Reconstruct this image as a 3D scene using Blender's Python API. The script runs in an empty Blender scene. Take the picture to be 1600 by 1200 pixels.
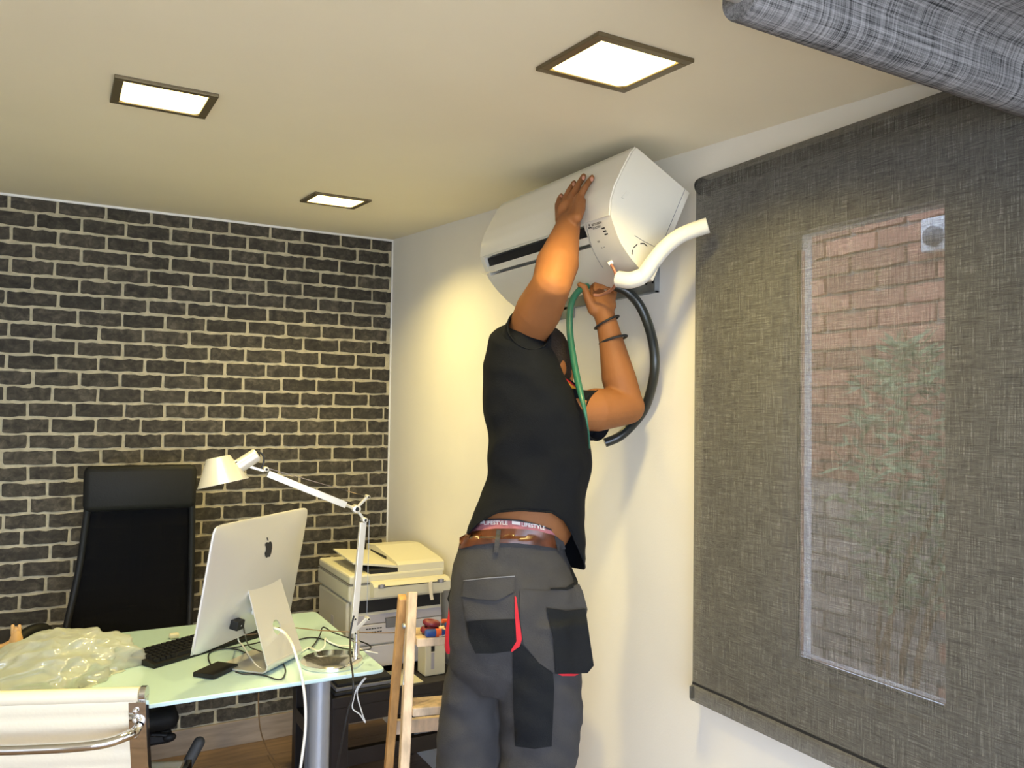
import bpy, bmesh, math, random
from mathutils import Vector, Matrix, noise
from mathutils.bvhtree import BVHTree
from mathutils.geometry import delaunay_2d_cdt
import numpy as np

# ------------------------------------------------------------------ camera
CAM = Vector((-1.4699, -3.94815, 1.57812)); FPX = 1260.76
YAW, PITCH, ROLL = 0.50656, 0.0317216, 0.014295
cy, sy, cp, sp = math.cos(YAW), math.sin(YAW), math.cos(PITCH), math.sin(PITCH)
FWD = Vector((sy*cp, cy*cp, sp)); RT0 = Vector((cy, -sy, 0)); UP0 = RT0.cross(FWD)
cr, sr = math.cos(ROLL), math.sin(ROLL)
RT = cr*RT0 + sr*UP0; UP = -sr*RT0 + cr*UP0
cam_data = bpy.data.cameras.new('camera'); cam = bpy.data.objects.new('camera', cam_data)
bpy.context.scene.collection.objects.link(cam)
cam.matrix_world = Matrix.Translation(CAM) @ Matrix((RT, UP, -FWD)).transposed().to_4x4()
cam_data.sensor_width = 36; cam_data.lens = FPX/1600*36; cam_data.clip_start = 0.02
sc = bpy.context.scene; sc.camera = cam
sc.view_settings.view_transform = 'Standard'; sc.view_settings.look = 'None'
sc.view_settings.gamma = 1; sc.view_settings.use_curve_mapping = False
sc.view_settings.exposure = 0.0

# ------------------------------------------------------------------ light
LAMP_GLOW = 6.0; LAMP_WATT = 18.5; LAMP_COL = (1.0, 0.79, 0.28); LAMP_SPREAD = 140
SKY = 11.5; SKY_COL = (0.60, 0.74, 1.0)
world = bpy.data.worlds.new('sky'); sc.world = world; world.use_nodes = True
wn = world.node_tree.nodes; wb = wn['Background']
wb.inputs[0].default_value = (*SKY_COL, 1); wb.inputs[1].default_value = SKY
def area_light(name, loc, target, sx, sy_, power, col, spread=180, portal=False):
    l = bpy.data.lights.new(name, 'AREA'); l.shape = 'RECTANGLE'; l.size = sx; l.size_y = sy_
    l.energy = power; l.color = col; l.spread = math.radians(spread)
    if portal: l.cycles.is_portal = True
    o = bpy.data.objects.new(name, l); sc.collection.objects.link(o); o.location = loc
    o.rotation_euler = (Vector(target)-Vector(loc)).to_track_quat('-Z', 'Y').to_euler()
    return o
# daylight enters through the glazed opening in the wall behind the camera and through the window
OPX0, OPX1, OPZ0, OPZ1 = -3.4, -0.25, 0.08, 1.95
area_light('portal_opening', ((OPX0+OPX1)/2, -5.29, (OPZ0+OPZ1)/2), ((OPX0+OPX1)/2, 0, (OPZ0+OPZ1)/2), OPX1-OPX0, OPZ1-OPZ0, 1, (1, 1, 1), portal=True)

# ------------------------------------------------------------------ helpers
COL = sc.collection
R = random.Random(7)
def srgb(r, g, b):
    return tuple(((c/255)/12.92 if c/255 <= 0.04045 else (((c/255)+0.055)/1.055)**2.4) for c in (r, g, b))
MATS = {}
def mat(name, col, rough=0.5, metal=0.0, spec=0.5, nscale=None, namt=0.15, bump=0.0, bscale=None, coat=0, stretch=(1, 1, 1), sss=0, emit=None):
    m = bpy.data.materials.new(name); m.use_nodes = True; MATS[name] = m
    nt = m.node_tree; b = nt.nodes['Principled BSDF']
    b.inputs['Base Color'].default_value = (*col, 1); b.inputs['Roughness'].default_value = rough
    b.inputs['Metallic'].default_value = metal; b.inputs['Specular IOR Level'].default_value = spec
    if coat: b.inputs['Coat Weight'].default_value = coat; b.inputs['Coat Roughness'].default_value = 0.08
    if sss: b.inputs['Subsurface Weight'].default_value = sss; b.inputs['Subsurface Radius'].default_value = (0.01, 0.004, 0.002)
    if emit: b.inputs['Emission Color'].default_value = (*emit[0], 1); b.inputs['Emission Strength'].default_value = emit[1]
    if nscale or bump:
        tc = nt.nodes.new('ShaderNodeTexCoord'); mp = nt.nodes.new('ShaderNodeMapping'); mp.inputs['Scale'].default_value = stretch
        nt.links.new(tc.outputs['Object'], mp.inputs['Vector'])
    if nscale:
        n = nt.nodes.new('ShaderNodeTexNoise'); n.inputs['Scale'].default_value = nscale; n.inputs['Detail'].default_value = 6
        nt.links.new(mp.outputs[0], n.inputs['Vector'])
        rp = nt.nodes.new('ShaderNodeValToRGB'); e = rp.color_ramp.elements
        e[0].position = 0.3; e[1].position = 0.7
        e[0].color = (*[max(0, c*(1-namt)) for c in col], 1); e[1].color = (*[min(1, c*(1+namt)) for c in col], 1)
        nt.links.new(n.outputs['Fac'], rp.inputs[0]); nt.links.new(rp.outputs[0], b.inputs['Base Color'])
    if bump:
        n2 = nt.nodes.new('ShaderNodeTexNoise'); n2.inputs['Scale'].default_value = bscale or 60; n2.inputs['Detail'].default_value = 5
        nt.links.new(mp.outputs[0], n2.inputs['Vector'])
        bn = nt.nodes.new('ShaderNodeBump'); bn.inputs['Strength'].default_value = bump; bn.inputs['Distance'].default_value = 0.004
        nt.links.new(n2.outputs['Fac'], bn.inputs['Height']); nt.links.new(bn.outputs[0], b.inputs['Normal'])
    return m

class MB:
    """collects polygons in world coordinates"""
    def __init__(s): s.v = []; s.f = []
    def add(s, vs, fs):
        k = len(s.v); s.v += [Vector(p) for p in vs]; s.f += [tuple(i+k for i in f) for f in fs]; return s
    def box(s, c, size, M=None, bev=0.0):
        bm = bmesh.new(); bmesh.ops.create_cube(bm, size=1.0)
        for v in bm.verts: v.co = Vector((v.co.x*size[0], v.co.y*size[1], v.co.z*size[2]))
        if bev: bmesh.ops.bevel(bm, geom=list(bm.edges), offset=bev, segments=2, affect='EDGES', profile=0.5)
        T = Matrix.Translation(Vector(c)) @ (M.to_4x4() if M else Matrix.Identity(4))
        bm.verts.index_update(); s.add([T @ v.co for v in bm.verts], [[v.index for v in f.verts] for f in bm.faces]); bm.free(); return s
    def bb(s, lo, hi, bev=0.0):
        return s.box([(a+b)/2 for a, b in zip(lo, hi)], [abs(b-a) for a, b in zip(lo, hi)], None, bev)
    def rings(s, rs, closed=False, capa=True, capb=True):
        n = len(rs[0]); k = len(s.v)
        for r in rs: s.v += [Vector(p) for p in r]
        m = len(rs)
        for i in range(m if closed else m-1):
            j = (i+1) % m
            for q in range(n):
                q2 = (q+1) % n
                s.f.append((k+i*n+q, k+i*n+q2, k+j*n+q2, k+j*n+q))
        if not closed:
            if capa: s.f.append(tuple(k+q for q in range(n))[::-1])
            if capb: s.f.append(tuple(k+(m-1)*n+q for q in range(n)))
        return s
    def tube(s, pts, r, n=10, smooth=0, cap=True):
        pts = [Vector(p) for p in pts]
        if smooth: pts = spline(pts, smooth)
        rad = r if callable(r) else (lambda t: r)
        T0 = None; rs = []; nrm = None
        for i, p in enumerate(pts):
            a = pts[max(0, i-1)]; b = pts[min(len(pts)-1, i+1)]; t = (b-a).normalized()
            if nrm is None:
                nrm = t.orthogonal().normalized()
            else:
                nrm = (nrm - t*nrm.dot(t)); nrm = nrm.normalized() if nrm.length > 1e-6 else t.orthogonal().normalized()
            bi = t.cross(nrm); rr = rad(i/(len(pts)-1))
            rs.append([p + rr*(math.cos(2*math.pi*q/n)*nrm + math.sin(2*math.pi*q/n)*bi) for q in range(n)])
        return s.rings(rs, capa=cap, capb=cap)
    def lathe(s, o, axis, prof, n=24, closed=False):
        """prof: list of (distance along axis, radius)"""
        ax = Vector(axis).normalized(); u = ax.orthogonal().normalized(); w = ax.cross(u); o = Vector(o)
        rs = [[o + ax*d + max(r, 1e-5)*(math.cos(2*math.pi*q/n)*u + math.sin(2*math.pi*q/n)*w) for q in range(n)] for d, r in prof]
        return s.rings(rs, closed=closed)
    def cyl(s, a, b, r, n=20): a = Vector(a); b = Vector(b); return s.lathe(a, b-a, [(0, r), ((b-a).length, r)], n)
    def prism(s, poly, vec):
        vec = Vector(vec); a = [Vector(p) for p in poly]; return s.rings([a, [p+vec for p in a]])
    def ell(s, c, ax, n=20, m=12):
        """ax: three axis vectors"""
        c = Vector(c); A, B, Cc = [Vector(a) for a in ax]; rs = []
        for i in range(m+1):
            ph = -math.pi/2 + math.pi*i/m; cz = math.sin(ph); rr = max(math.cos(ph), 0.02)
            rs.append([c + A*rr*math.cos(2*math.pi*q/n) + B*rr*math.sin(2*math.pi*q/n) + Cc*cz for q in range(n)])
        return s.rings(rs)
    def cap(s, p0, p1, r0, r1, n=16):
        p0 = Vector(p0); p1 = Vector(p1); ax = (p1-p0); L = max(ax.length, 1e-5); prof = []
        for i in range(5): a = math.pi/2*(1-i/4); prof.append((-r0*math.sin(a), r0*math.cos(a)))
        for i in range(5): a = math.pi/2*(i/4); prof.append((L+r1*math.sin(a), r1*math.cos(a)))
        return s.lathe(p0, ax, prof, n)
    def torus(s, c, axis, R_, r, n=28, m=8, squash=None):
        ax = Vector(axis).normalized(); u = ax.orthogonal().normalized(); w = ax.cross(u); c = Vector(c); rs = []
        for i in range(n):
            t = 2*math.pi*i/n; d = math.cos(t)*u + math.sin(t)*w
            if squash: d = math.cos(t)*Vector(squash[0]) + math.sin(t)*Vector(squash[1]); R2 = 1.0
            else: R2 = R_
            dn = d.normalized()
            rs.append([c + d*R2 + r*(math.cos(2*math.pi*q/m)*dn + math.sin(2*math.pi*q/m)*ax) for q in range(m)])
        return s.rings(rs, closed=True)
def spline(pts, k):
    out = []
    P = [pts[0]] + list(pts) + [pts[-1]]
    for i in range(1, len(P)-2):
        a, b, c, d = P[i-1], P[i], P[i+1], P[i+2]
        for j in range(k):
            t = j/k
            out.append(0.5*((2*b) + (c-a)*t + (2*a-5*b+4*c-d)*t*t + (-a+3*b-3*c+d)*t**3))
    out.append(pts[-1]); return out
ORIG = {}
def fix(me):
    bm = bmesh.new(); bm.from_mesh(me); bmesh.ops.recalc_face_normals(bm, faces=bm.faces); bm.to_mesh(me); bm.free()
def obj(name, mb, m, parent=None, smooth=None, base=None, label=None, normals=True):
    """links one mesh object; world-space vertices are stored relative to the parent's origin"""
    if parent is not None: o0 = ORIG[parent.name]
    elif base is not None: o0 = Vector(base)
    else:
        xs = [v for v in mb.v]
        o0 = Vector(((min(v.x for v in xs)+max(v.x for v in xs))/2, (min(v.y for v in xs)+max(v.y for v in xs))/2, min(v.z for v in xs)))
    me = bpy.data.meshes.new(name); me.from_pydata([tuple(v-o0) for v in mb.v], [], mb.f); me.update()
    if normals: fix(me)
    o = bpy.data.objects.new(name, me); COL.objects.link(o)
    if parent is not None: o.parent = parent
    else: o.location = o0
    ORIG[o.name] = o0
    if m: me.materials.append(m)
    if smooth is not None: shade(me, smooth)
    if label: o['label'] = label
    return o
def shade(me, ang):
    me.polygons.foreach_set('use_smooth', [True]*len(me.polygons))
    if ang < 180:
        bm = bmesh.new(); bm.from_mesh(me); a = math.radians(ang)
        for e in bm.edges: e.smooth = not (len(e.link_faces) == 2 and e.calc_face_angle(0) > a)
        bm.to_mesh(me); bm.free()
def thing(name, loc, label, cat, group=None):
    o = bpy.data.objects.new(name, None); COL.objects.link(o); o.location = loc; o.empty_display_size = 0.05
    ORIG[o.name] = Vector(loc); o['label'] = label; o['category'] = cat
    if group: o['group'] = group
    return o
def tag(o, label, cat, group=None, kind=None):
    o['label'] = label; o['category'] = cat
    if group: o['group'] = group
    if kind: o['kind'] = kind
    return o
def struct(o): o['kind'] = 'structure'; return o
# points of the place, found on planes of the room
def ray(u, v): return FWD + (u-800)/FPX*RT - (v-600)/FPX*UP
def onX(u, v, x=0.0): d = ray(u, v); return CAM + d*((x-CAM.x)/d.x)
def onY(u, v, y=0.0): d = ray(u, v); return CAM + d*((y-CAM.y)/d.y)
def onZ(u, v, z=0.0): d = ray(u, v); return CAM + d*((z-CAM.z)/d.z)
def onD(u, v, D): return CAM + ray(u, v)*D
def px(P):
    d = Vector(P)-CAM; z = d.dot(FWD); return (800+FPX*d.dot(RT)/z, 600-FPX*d.dot(UP)/z)
FH = Vector((sy, cy, 0)); RH = Vector((cy, -sy, 0)); Z = Vector((0, 0, 1))
HB = 2.45; CS = 0.0711
def ceil_z(y): return HB + CS*y

def voxel(o, size, smooth_it=6, fac=0.5):
    m = o.modifiers.new('r', 'REMESH'); m.mode = 'VOXEL'; m.voxel_size = size; m.use_smooth_shade = True
    if smooth_it:
        s_ = o.modifiers.new('s', 'SMOOTH'); s_.iterations = smooth_it; s_.factor = fac
    dg = bpy.context.evaluated_depsgraph_get(); dg.update()
    me = bpy.data.meshes.new_from_object(o.evaluated_get(dg)); old = o.data
    mt = [m_ for m_ in old.materials]
    o.modifiers.clear(); o.data = me
    me.materials.clear()
    for m_ in mt: me.materials.append(m_)
    me.polygons.foreach_set('use_smooth', [True]*len(me.polygons)); me.update()
    return o
def apply_mods(o):
    dg = bpy.context.evaluated_depsgraph_get(); dg.update()
    me = bpy.data.meshes.new_from_object(o.evaluated_get(dg)); o.modifiers.clear(); o.data = me; return o
def text_mesh(txt, size, bold=0.0):
    c = bpy.data.curves.new('t', 'FONT'); c.body = txt; c.size = size; c.offset = bold; c.resolution_u = 3
    o = bpy.data.objects.new('t', c); COL.objects.link(o)
    dg = bpy.context.evaluated_depsgraph_get(); dg.update(); me = bpy.data.meshes.new_from_object(o.evaluated_get(dg))
    vs = [v.co.copy() for v in me.vertices]; fs = [tuple(p.vertices) for p in me.polygons]
    bpy.data.objects.remove(o); return vs, fs

# ------------------------------------------------------------------ materials
M = {}
M['wall'] = mat('white_wall_paint', (0.85, 0.82, 0.76), 0.6, nscale=3, namt=0.02, bump=0.08, bscale=180)
M['ceil'] = mat('ceiling_paint', (0.93, 0.86, 0.68), 0.7, nscale=2, namt=0.02)
M['mortar'] = mat('pale_mortar', srgb(186, 176, 148), 0.85, nscale=30, namt=0.22, bump=0.5, bscale=120)
M['base'] = mat('greige_wood_baseboard', srgb(150, 134, 116), 0.45, nscale=6, namt=0.2, stretch=(1, 8, 8))
M['plank'] = mat('oak_laminate', srgb(128, 104, 82), 0.4, nscale=5, namt=0.3, stretch=(1, 9, 9))
M['white'] = mat('white_trim', (0.8, 0.79, 0.76), 0.45)
M['ivory'] = mat('ivory_plastic', srgb(208, 203, 182), 0.45)
M['acw'] = mat('gloss_white_plastic', (0.80, 0.77, 0.68), 0.22, coat=0.4)
M['acs'] = mat('satin_white_plastic', (0.75, 0.72, 0.63), 0.4)
M['black'] = mat('black_plastic', (0.010, 0.010, 0.010), 0.5, spec=0.3)
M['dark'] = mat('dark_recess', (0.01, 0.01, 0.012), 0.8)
M['blackm'] = mat('matte_black', (0.015, 0.015, 0.017), 0.7)
M['leather'] = mat('black_leather', (0.010, 0.010, 0.009), 0.62, spec=0.25, bump=0.2, bscale=150)
M['bronze'] = mat('bronze_frame', srgb(112, 100, 76), 0.4, metal=0.5)
M['alu'] = mat('brushed_aluminium', (0.70, 0.69, 0.66), 0.38, metal=0.6)
M['alup'] = mat('polished_aluminium', (0.80, 0.80, 0.80), 0.12, metal=1.0)
M['alus'] = mat('satin_alu_shade', (0.72, 0.70, 0.64), 0.35, metal=0.45)
M['chrome'] = mat('chrome', (0.75, 0.74, 0.73), 0.06, metal=1.0)
M['greym'] = mat('grey_metal', (0.30, 0.31, 0.32), 0.4, metal=0.7)
M['zinc'] = mat('zinc_plate', (0.30, 0.32, 0.33), 0.45, metal=0.6, nscale=20, namt=0.2)
M['creamleather'] = mat('cream_leather', srgb(238, 226, 200), 0.42, bump=0.15, bscale=120)
M['skin'] = mat('skin', srgb(142, 92, 54), 0.6, spec=0.25, nscale=9, namt=0.12, bump=0.12, bscale=160, sss=0.08)
M['skind'] = mat('nail', srgb(190, 130, 105), 0.35)
M['hair'] = mat('dark_brown_hair', srgb(32, 21, 13), 0.7, nscale=60, namt=0.5, bump=1.0, bscale=180)
M['shirt'] = mat('navy_cotton', srgb(12, 15, 21), 0.9, spec=0.2, nscale=8, namt=0.15, bump=0.25, bscale=300)
M['trouser'] = mat('charcoal_workwear', srgb(58, 57, 58), 0.85, spec=0.3, nscale=12, namt=0.14, bump=0.3, bscale=260)
M['panel'] = mat('black_cordura', srgb(15, 18, 22), 0.85, spec=0.3, bump=0.3, bscale=320)
M['red'] = mat('red_fabric', srgb(190, 22, 38), 0.75)
M['belt'] = mat('brown_leather_belt', srgb(78, 42, 22), 0.3, nscale=30, namt=0.5)
M['band'] = mat('pink_grey_elastic', srgb(150, 92, 100), 0.85, nscale=60, namt=0.25)
M['wood'] = mat('ladder_wood', srgb(196, 150, 92), 0.55, nscale=8, namt=0.25, stretch=(6, 6, 1))
M['woodp'] = mat('paint_smeared_wood', srgb(205, 180, 150), 0.65, nscale=14, namt=0.28, stretch=(3, 3, 1))
M['toy'] = mat('beech_wood', srgb(214, 168, 112), 0.5, nscale=20, namt=0.15)
M['bench'] = mat('black_brown_wood', srgb(30, 24, 22), 0.4, nscale=10, namt=0.3)
M['green'] = mat('green_hose_rubber', srgb(38, 96, 78), 0.4)
M['blackhose'] = mat('black_conduit', srgb(38, 42, 40), 0.28)
M['foam'] = mat('white_foam_insulation', (0.70, 0.68, 0.60), 0.6, bump=0.2, bscale=90)
M['copper'] = mat('copper_pink_wire', srgb(190, 132, 108), 0.35, metal=0.3)
M['cablew'] = mat('white_cable', (0.80, 0.79, 0.75), 0.4)
M['cableb'] = mat('black_cable', (0.012, 0.012, 0.012), 0.4)
M['cableo'] = mat('brown_cable', srgb(120, 92, 58), 0.5)
M['pinkwhite'] = mat('grey_white_plastic', srgb(196, 192, 196), 0.4)
M['greytab'] = mat('grey_tab', srgb(110, 110, 115), 0.4)
M['lilac'] = mat('lilac_grey_plastic', srgb(168, 166, 180), 0.4)
M['greyrod'] = mat('dark_grey_rubber', srgb(74, 72, 68), 0.6)
M['blue'] = mat('blue_plastic', srgb(40, 70, 130), 0.4)
M['orange'] = mat('orange_plastic', srgb(216, 92, 44), 0.4)
M['maroon'] = mat('maroon_tape', srgb(110, 34, 44), 0.4)
M['yellow'] = mat('yellow_stripe', srgb(206, 140, 30), 0.8)
M['legm'] = mat('silver_blue_leg', (0.36, 0.38, 0.42), 0.35, metal=0.5)
M['print'] = mat('grey_print', srgb(88, 86, 80), 0.6)
M['printw'] = mat('white_print', srgb(205, 200, 200), 0.7)
M['pvc'] = mat('white_pvc', (0.8, 0.8, 0.8), 0.4)
M['eye'] = mat('eye_white', (0.8, 0.8, 0.78), 0.3)
M['leaf'] = mat('olive_leaf', srgb(132, 150, 108), 0.6, nscale=8, namt=0.3)
M['extsill'] = mat('exterior_render', srgb(190, 186, 178), 0.8, nscale=8, namt=0.1)

def brick_mats(prefix, base, n, amt=0.5):
    out = []
    for i in range(n):
        k = 0.80 + 0.40*i/(n-1)
        m = bpy.data.materials.new(prefix); m.use_nodes = True; nt = m.node_tree; b = nt.nodes['Principled BSDF']; b.inputs['Roughness'].default_value = .85
        tc = nt.nodes.new('ShaderNodeTexCoord'); oi = nt.nodes.new('ShaderNodeObjectInfo'); mp = nt.nodes.new('ShaderNodeMapping'); mp.inputs['Scale'].default_value = (1, 1, .38)
        ad = nt.nodes.new('ShaderNodeVectorMath'); ad.operation = 'MULTIPLY_ADD'; nt.links.new(oi.outputs['Random'], ad.inputs[0]); ad.inputs[1].default_value = (37, 19, 53); nt.links.new(mp.outputs[0], ad.inputs[2])
        nt.links.new(tc.outputs['Object'], mp.inputs['Vector'])
        n1 = nt.nodes.new('ShaderNodeTexNoise'); n1.inputs['Scale'].default_value = 5; n1.inputs['Detail'].default_value = 7; n1.inputs['Roughness'].default_value = .62; n1.inputs['Distortion'].default_value = .6
        nt.links.new(ad.outputs[0], n1.inputs['Vector'])
        rp = nt.nodes.new('ShaderNodeValToRGB'); e = rp.color_ramp.elements; e[0].position = .32; e[1].position = .72
        e[0].color = (*[c*k*(1-amt) for c in base], 1); e[1].color = (*[min(1, c*k*(1+amt*1.9)) for c in base], 1)
        el = rp.color_ramp.elements.new(.52); el.color = (*[c*k for c in base], 1)
        nt.links.new(n1.outputs['Fac'], rp.inputs[0]); nt.links.new(rp.outputs[0], b.inputs['Base Color'])
        bn = nt.nodes.new('ShaderNodeBump'); bn.inputs['Strength'].default_value = .5; bn.inputs['Distance'].default_value = .004
        nt.links.new(n1.outputs['Fac'], bn.inputs['Height']); nt.links.new(bn.outputs[0], b.inputs['Normal']); out.append(m)
    return out
M['bricks'] = brick_mats('charcoal_brick', srgb(66, 61, 52), 4, .62)
M['rbricks'] = brick_mats('red_brick', srgb(190, 138, 112), 3, .15)
M['gbricks'] = brick_mats('grey_brick', srgb(168, 158, 148), 2, .15)

def glass_top():
    m = bpy.data.materials.new('frosted_green_glass'); m.use_nodes = True; b = m.node_tree.nodes['Principled BSDF']
    b.inputs['Base Color'].default_value = (*srgb(194, 224, 232), 1); b.inputs['Roughness'].default_value = 0.22
    b.inputs['Transmission Weight'].default_value = 0.0; b.inputs['IOR'].default_value = 1.45
    b.inputs['Coat Weight'].default_value = 0.6; b.inputs['Coat Roughness'].default_value = 0.05
    return m
M['glass'] = glass_top()
def pane_mat():
    m = bpy.data.materials.new('window_glass'); m.use_nodes = True; nt = m.node_tree; nt.nodes.clear()
    o = nt.nodes.new('ShaderNodeOutputMaterial'); mx = nt.nodes.new('ShaderNodeMixShader'); t = nt.nodes.new('ShaderNodeBsdfTransparent'); g = nt.nodes.new('ShaderNodeBsdfGlossy')
    g.inputs['Roughness'].default_value = 0.02; mx.inputs[0].default_value = 0.08
    nt.links.new(t.outputs[0], mx.inputs[1]); nt.links.new(g.outputs[0], mx.inputs[2]); nt.links.new(mx.outputs[0], o.inputs[0]); return m
M['pane'] = pane_mat()
def bag_mat():
    m = bpy.data.materials.new('clear_polythene'); m.use_nodes = True; nt = m.node_tree; nt.nodes.clear()
    o = nt.nodes.new('ShaderNodeOutputMaterial'); t = nt.nodes.new('ShaderNodeBsdfTransparent'); g = nt.nodes.new('ShaderNodeBsdfGlossy'); d = nt.nodes.new('ShaderNodeBsdfTranslucent'); df = nt.nodes.new('ShaderNodeBsdfDiffuse')
    t.inputs[0].default_value = (0.97, 0.98, 0.95, 1); g.inputs['Roughness'].default_value = 0.16
    d.inputs[0].default_value = (0.85, 0.87, 0.8, 1); df.inputs[0].default_value = (0.93, 0.94, 0.90, 1)
    f = nt.nodes.new('ShaderNodeLayerWeight'); f.inputs[0].default_value = 0.16
    m0 = nt.nodes.new('ShaderNodeMixShader'); m0.inputs[0].default_value = 0.5; nt.links.new(d.outputs[0], m0.inputs[1]); nt.links.new(df.outputs[0], m0.inputs[2])
    m1 = nt.nodes.new('ShaderNodeMixShader'); m1.inputs[0].default_value = 0.56; nt.links.new(t.outputs[0], m1.inputs[1]); nt.links.new(m0.outputs[0], m1.inputs[2])
    m2 = nt.nodes.new('ShaderNodeMixShader'); m2.inputs[0].default_value = 0.14; nt.links.new(m1.outputs[0], m2.inputs[1]); nt.links.new(g.outputs[0], m2.inputs[2])
    nt.links.new(m2.outputs[0], o.inputs[0]); return m
M['bag'] = bag_mat()
def weave_mat(name, dark, light, trans, swz, density=1.0):
    """roller blind screen: irregular threads in two directions, slightly see-through"""
    m = bpy.data.materials.new(name); m.use_nodes = True; nt = m.node_tree; nt.nodes.clear()
    N = nt.nodes.new; Lk = nt.links.new
    o = N('ShaderNodeOutputMaterial'); tc = N('ShaderNodeTexCoord')
    facs = []
    a, b = swz
    for k, st in enumerate((a, b)):
        for sc_ in (1.0, 3.2):
            mp = N('ShaderNodeMapping'); mp.inputs['Scale'].default_value = [s_*sc_*density for s_ in st]; mp.inputs['Location'].default_value = (3.1*k+sc_, 1.7*k, 0.4)
            n = N('ShaderNodeTexNoise'); n.inputs['Scale'].default_value = 1.0; n.inputs['Detail'].default_value = 3; n.inputs['Roughness'].default_value = 0.65
            Lk(tc.outputs['Object'], mp.inputs[0]); Lk(mp.outputs[0], n.inputs['Vector']); facs.append(n.outputs['Fac'])
    def add(x, y):
        q = N('ShaderNodeMath'); q.operation = 'ADD'; Lk(x, q.inputs[0]); Lk(y, q.inputs[1]); return q.outputs[0]
    tot = add(add(facs[0], facs[1]), add(facs[2], facs[3]))
    mr = N('ShaderNodeMapRange'); mr.inputs['From Min'].default_value = 1.66; mr.inputs['From Max'].default_value = 2.34; Lk(tot, mr.inputs['Value'])
    rp = N('ShaderNodeMixRGB'); rp.inputs[1].default_value = (*dark, 1); rp.inputs[2].default_value = (*light, 1); Lk(mr.outputs[0], rp.inputs[0])
    df = N('ShaderNodeBsdfDiffuse'); tl = N('ShaderNodeBsdfTranslucent'); tp = N('ShaderNodeBsdfTransparent'); tp.inputs[0].default_value = (0.95, 0.95, 0.95, 1)
    Lk(rp.outputs[0], df.inputs[0]); Lk(rp.outputs[0], tl.inputs[0])
    m1 = N('ShaderNodeMixShader'); m1.inputs[0].default_value = 0.12; Lk(df.outputs[0], m1.inputs[1]); Lk(tl.outputs[0], m1.inputs[2])
    mr2 = N('ShaderNodeMapRange'); mr2.inputs['To Min'].default_value = trans*0.5; mr2.inputs['To Max'].default_value = trans*1.5; Lk(facs[1], mr2.inputs['Value'])
    m2 = N('ShaderNodeMixShader'); Lk(mr2.outputs[0], m2.inputs[0]); Lk(m1.outputs[0], m2.inputs[1]); Lk(tp.outputs[0], m2.inputs[2])
    Lk(m2.outputs[0], o.inputs[0]); return m
M['blind'] = weave_mat('grey_screen_fabric', srgb(58, 57, 54), srgb(134, 133, 129), 0.38, ((2, 12, 470), (2, 400, 13)))
M['blind2'] = weave_mat('grey_screen_fabric_roll', srgb(42, 43, 45), srgb(158, 157, 160), 0.03, ((4, 260, 260), (300, 3, 3)))
M['mesh'] = weave_mat('black_chair_mesh', (0.006, 0.006, 0.007), (0.012, 0.012, 0.013), 0.10, ((500, 500, 500), (400, 400, 400)))

# ------------------------------------------------------------------ room shell
X0, Y0 = -4.0, -5.3
# floor: sub-base and laminate planks
fl = struct(obj('floor', MB().bb((X0-.2, Y0-.2, -0.10), (0.25, 0.2, -0.012)), M['base'], base=(0, 0, 0)))
def plank_mesh(L, w):
    mb = MB().box((0, 0, 0), (L-0.002, w-0.002, 0.012), None, 0.0008)
    me = bpy.data.meshes.new('plank'); me.from_pydata([tuple(v) for v in mb.v], [], mb.f); me.materials.append(M['plank']); return me
pm = [plank_mesh(1.25, .19), plank_mesh(0.62, .19)]
y = -0.095; row = 0
while y > Y0:
    x = -0.625 - (0.4 if row % 3 == 1 else 0.8 if row % 3 == 2 else 0)
    if row % 3: o = bpy.data.objects.new('plank', pm[1]); COL.objects.link(o); o.parent = fl; o.location = (-0.31, y, -0.006); x = -1.245
    while x > X0:
        o = bpy.data.objects.new('plank', pm[0]); COL.objects.link(o); o.parent = fl; o.location = (x, y, -0.006); x -= 1.25
    y -= 0.19; row += 1
# ceiling (slopes gently down towards the camera)
struct(obj('ceiling', MB().prism([(X0-.2, .2, ceil_z(.2)), (X0-.2, Y0-.2, ceil_z(Y0-.2)), (.25, Y0-.2, ceil_z(Y0-.2)), (.25, .2, ceil_z(.2))], (0, 0, .12)), M['ceil'], base=(0, 0, HB)))
# brick wall: mortar bed with individual bricks
wb_ = struct(obj('wall_back', MB().bb((X0-.2, 0.0, -0.1), (0.25, 0.2, 2.52)), M['mortar'], base=(0, 0, 0)))
def brick_variant(seed, th=0.006):
    r = random.Random(seed); n = []
    # half sizes 0.5 x 0.5, scaled per brick
    cx_ = [0.018 + 0.075*r.random()**5 for _ in range(4)]
    cz_ = [0.05 + 0.28*r.random()**5 for _ in range(4)]
    pts = []
    corners = [(1, 1), (-1, 1), (-1, -1), (1, -1)]
    for k, (a, b) in enumerate(corners):
        A = (a*0.5, b*(0.5-cz_[k])); B = (a*(0.5-cx_[k]), b*0.5); Mm = (a*(0.5-cx_[k]*0.3), b*(0.5-cz_[k]*0.3))
        seg = [A, Mm, B] if a*b > 0 else [B, Mm, A]
        pts += seg
        nx = corners[(k+1) % 4]
        if a != nx[0]:
            for t in (0.12, 0.3, 0.5, 0.7, 0.88): pts.append(((a*0.44)*(1-2*t), b*0.5 + r.uniform(-.075, .035)))
    pts = [(x_+r.uniform(-.010, .008), z_+r.uniform(-.03, .03)) for x_, z_ in pts]
    N = len(pts); v = [(x_, 0, z_) for x_, z_ in pts] + [(x_*0.985, -th, z_*0.95) for x_, z_ in pts]
    f = [(i, (i+1) % N, N+(i+1) % N, N+i) for i in range(N)] + [tuple(range(N, 2*N))]
    return v, f
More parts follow.
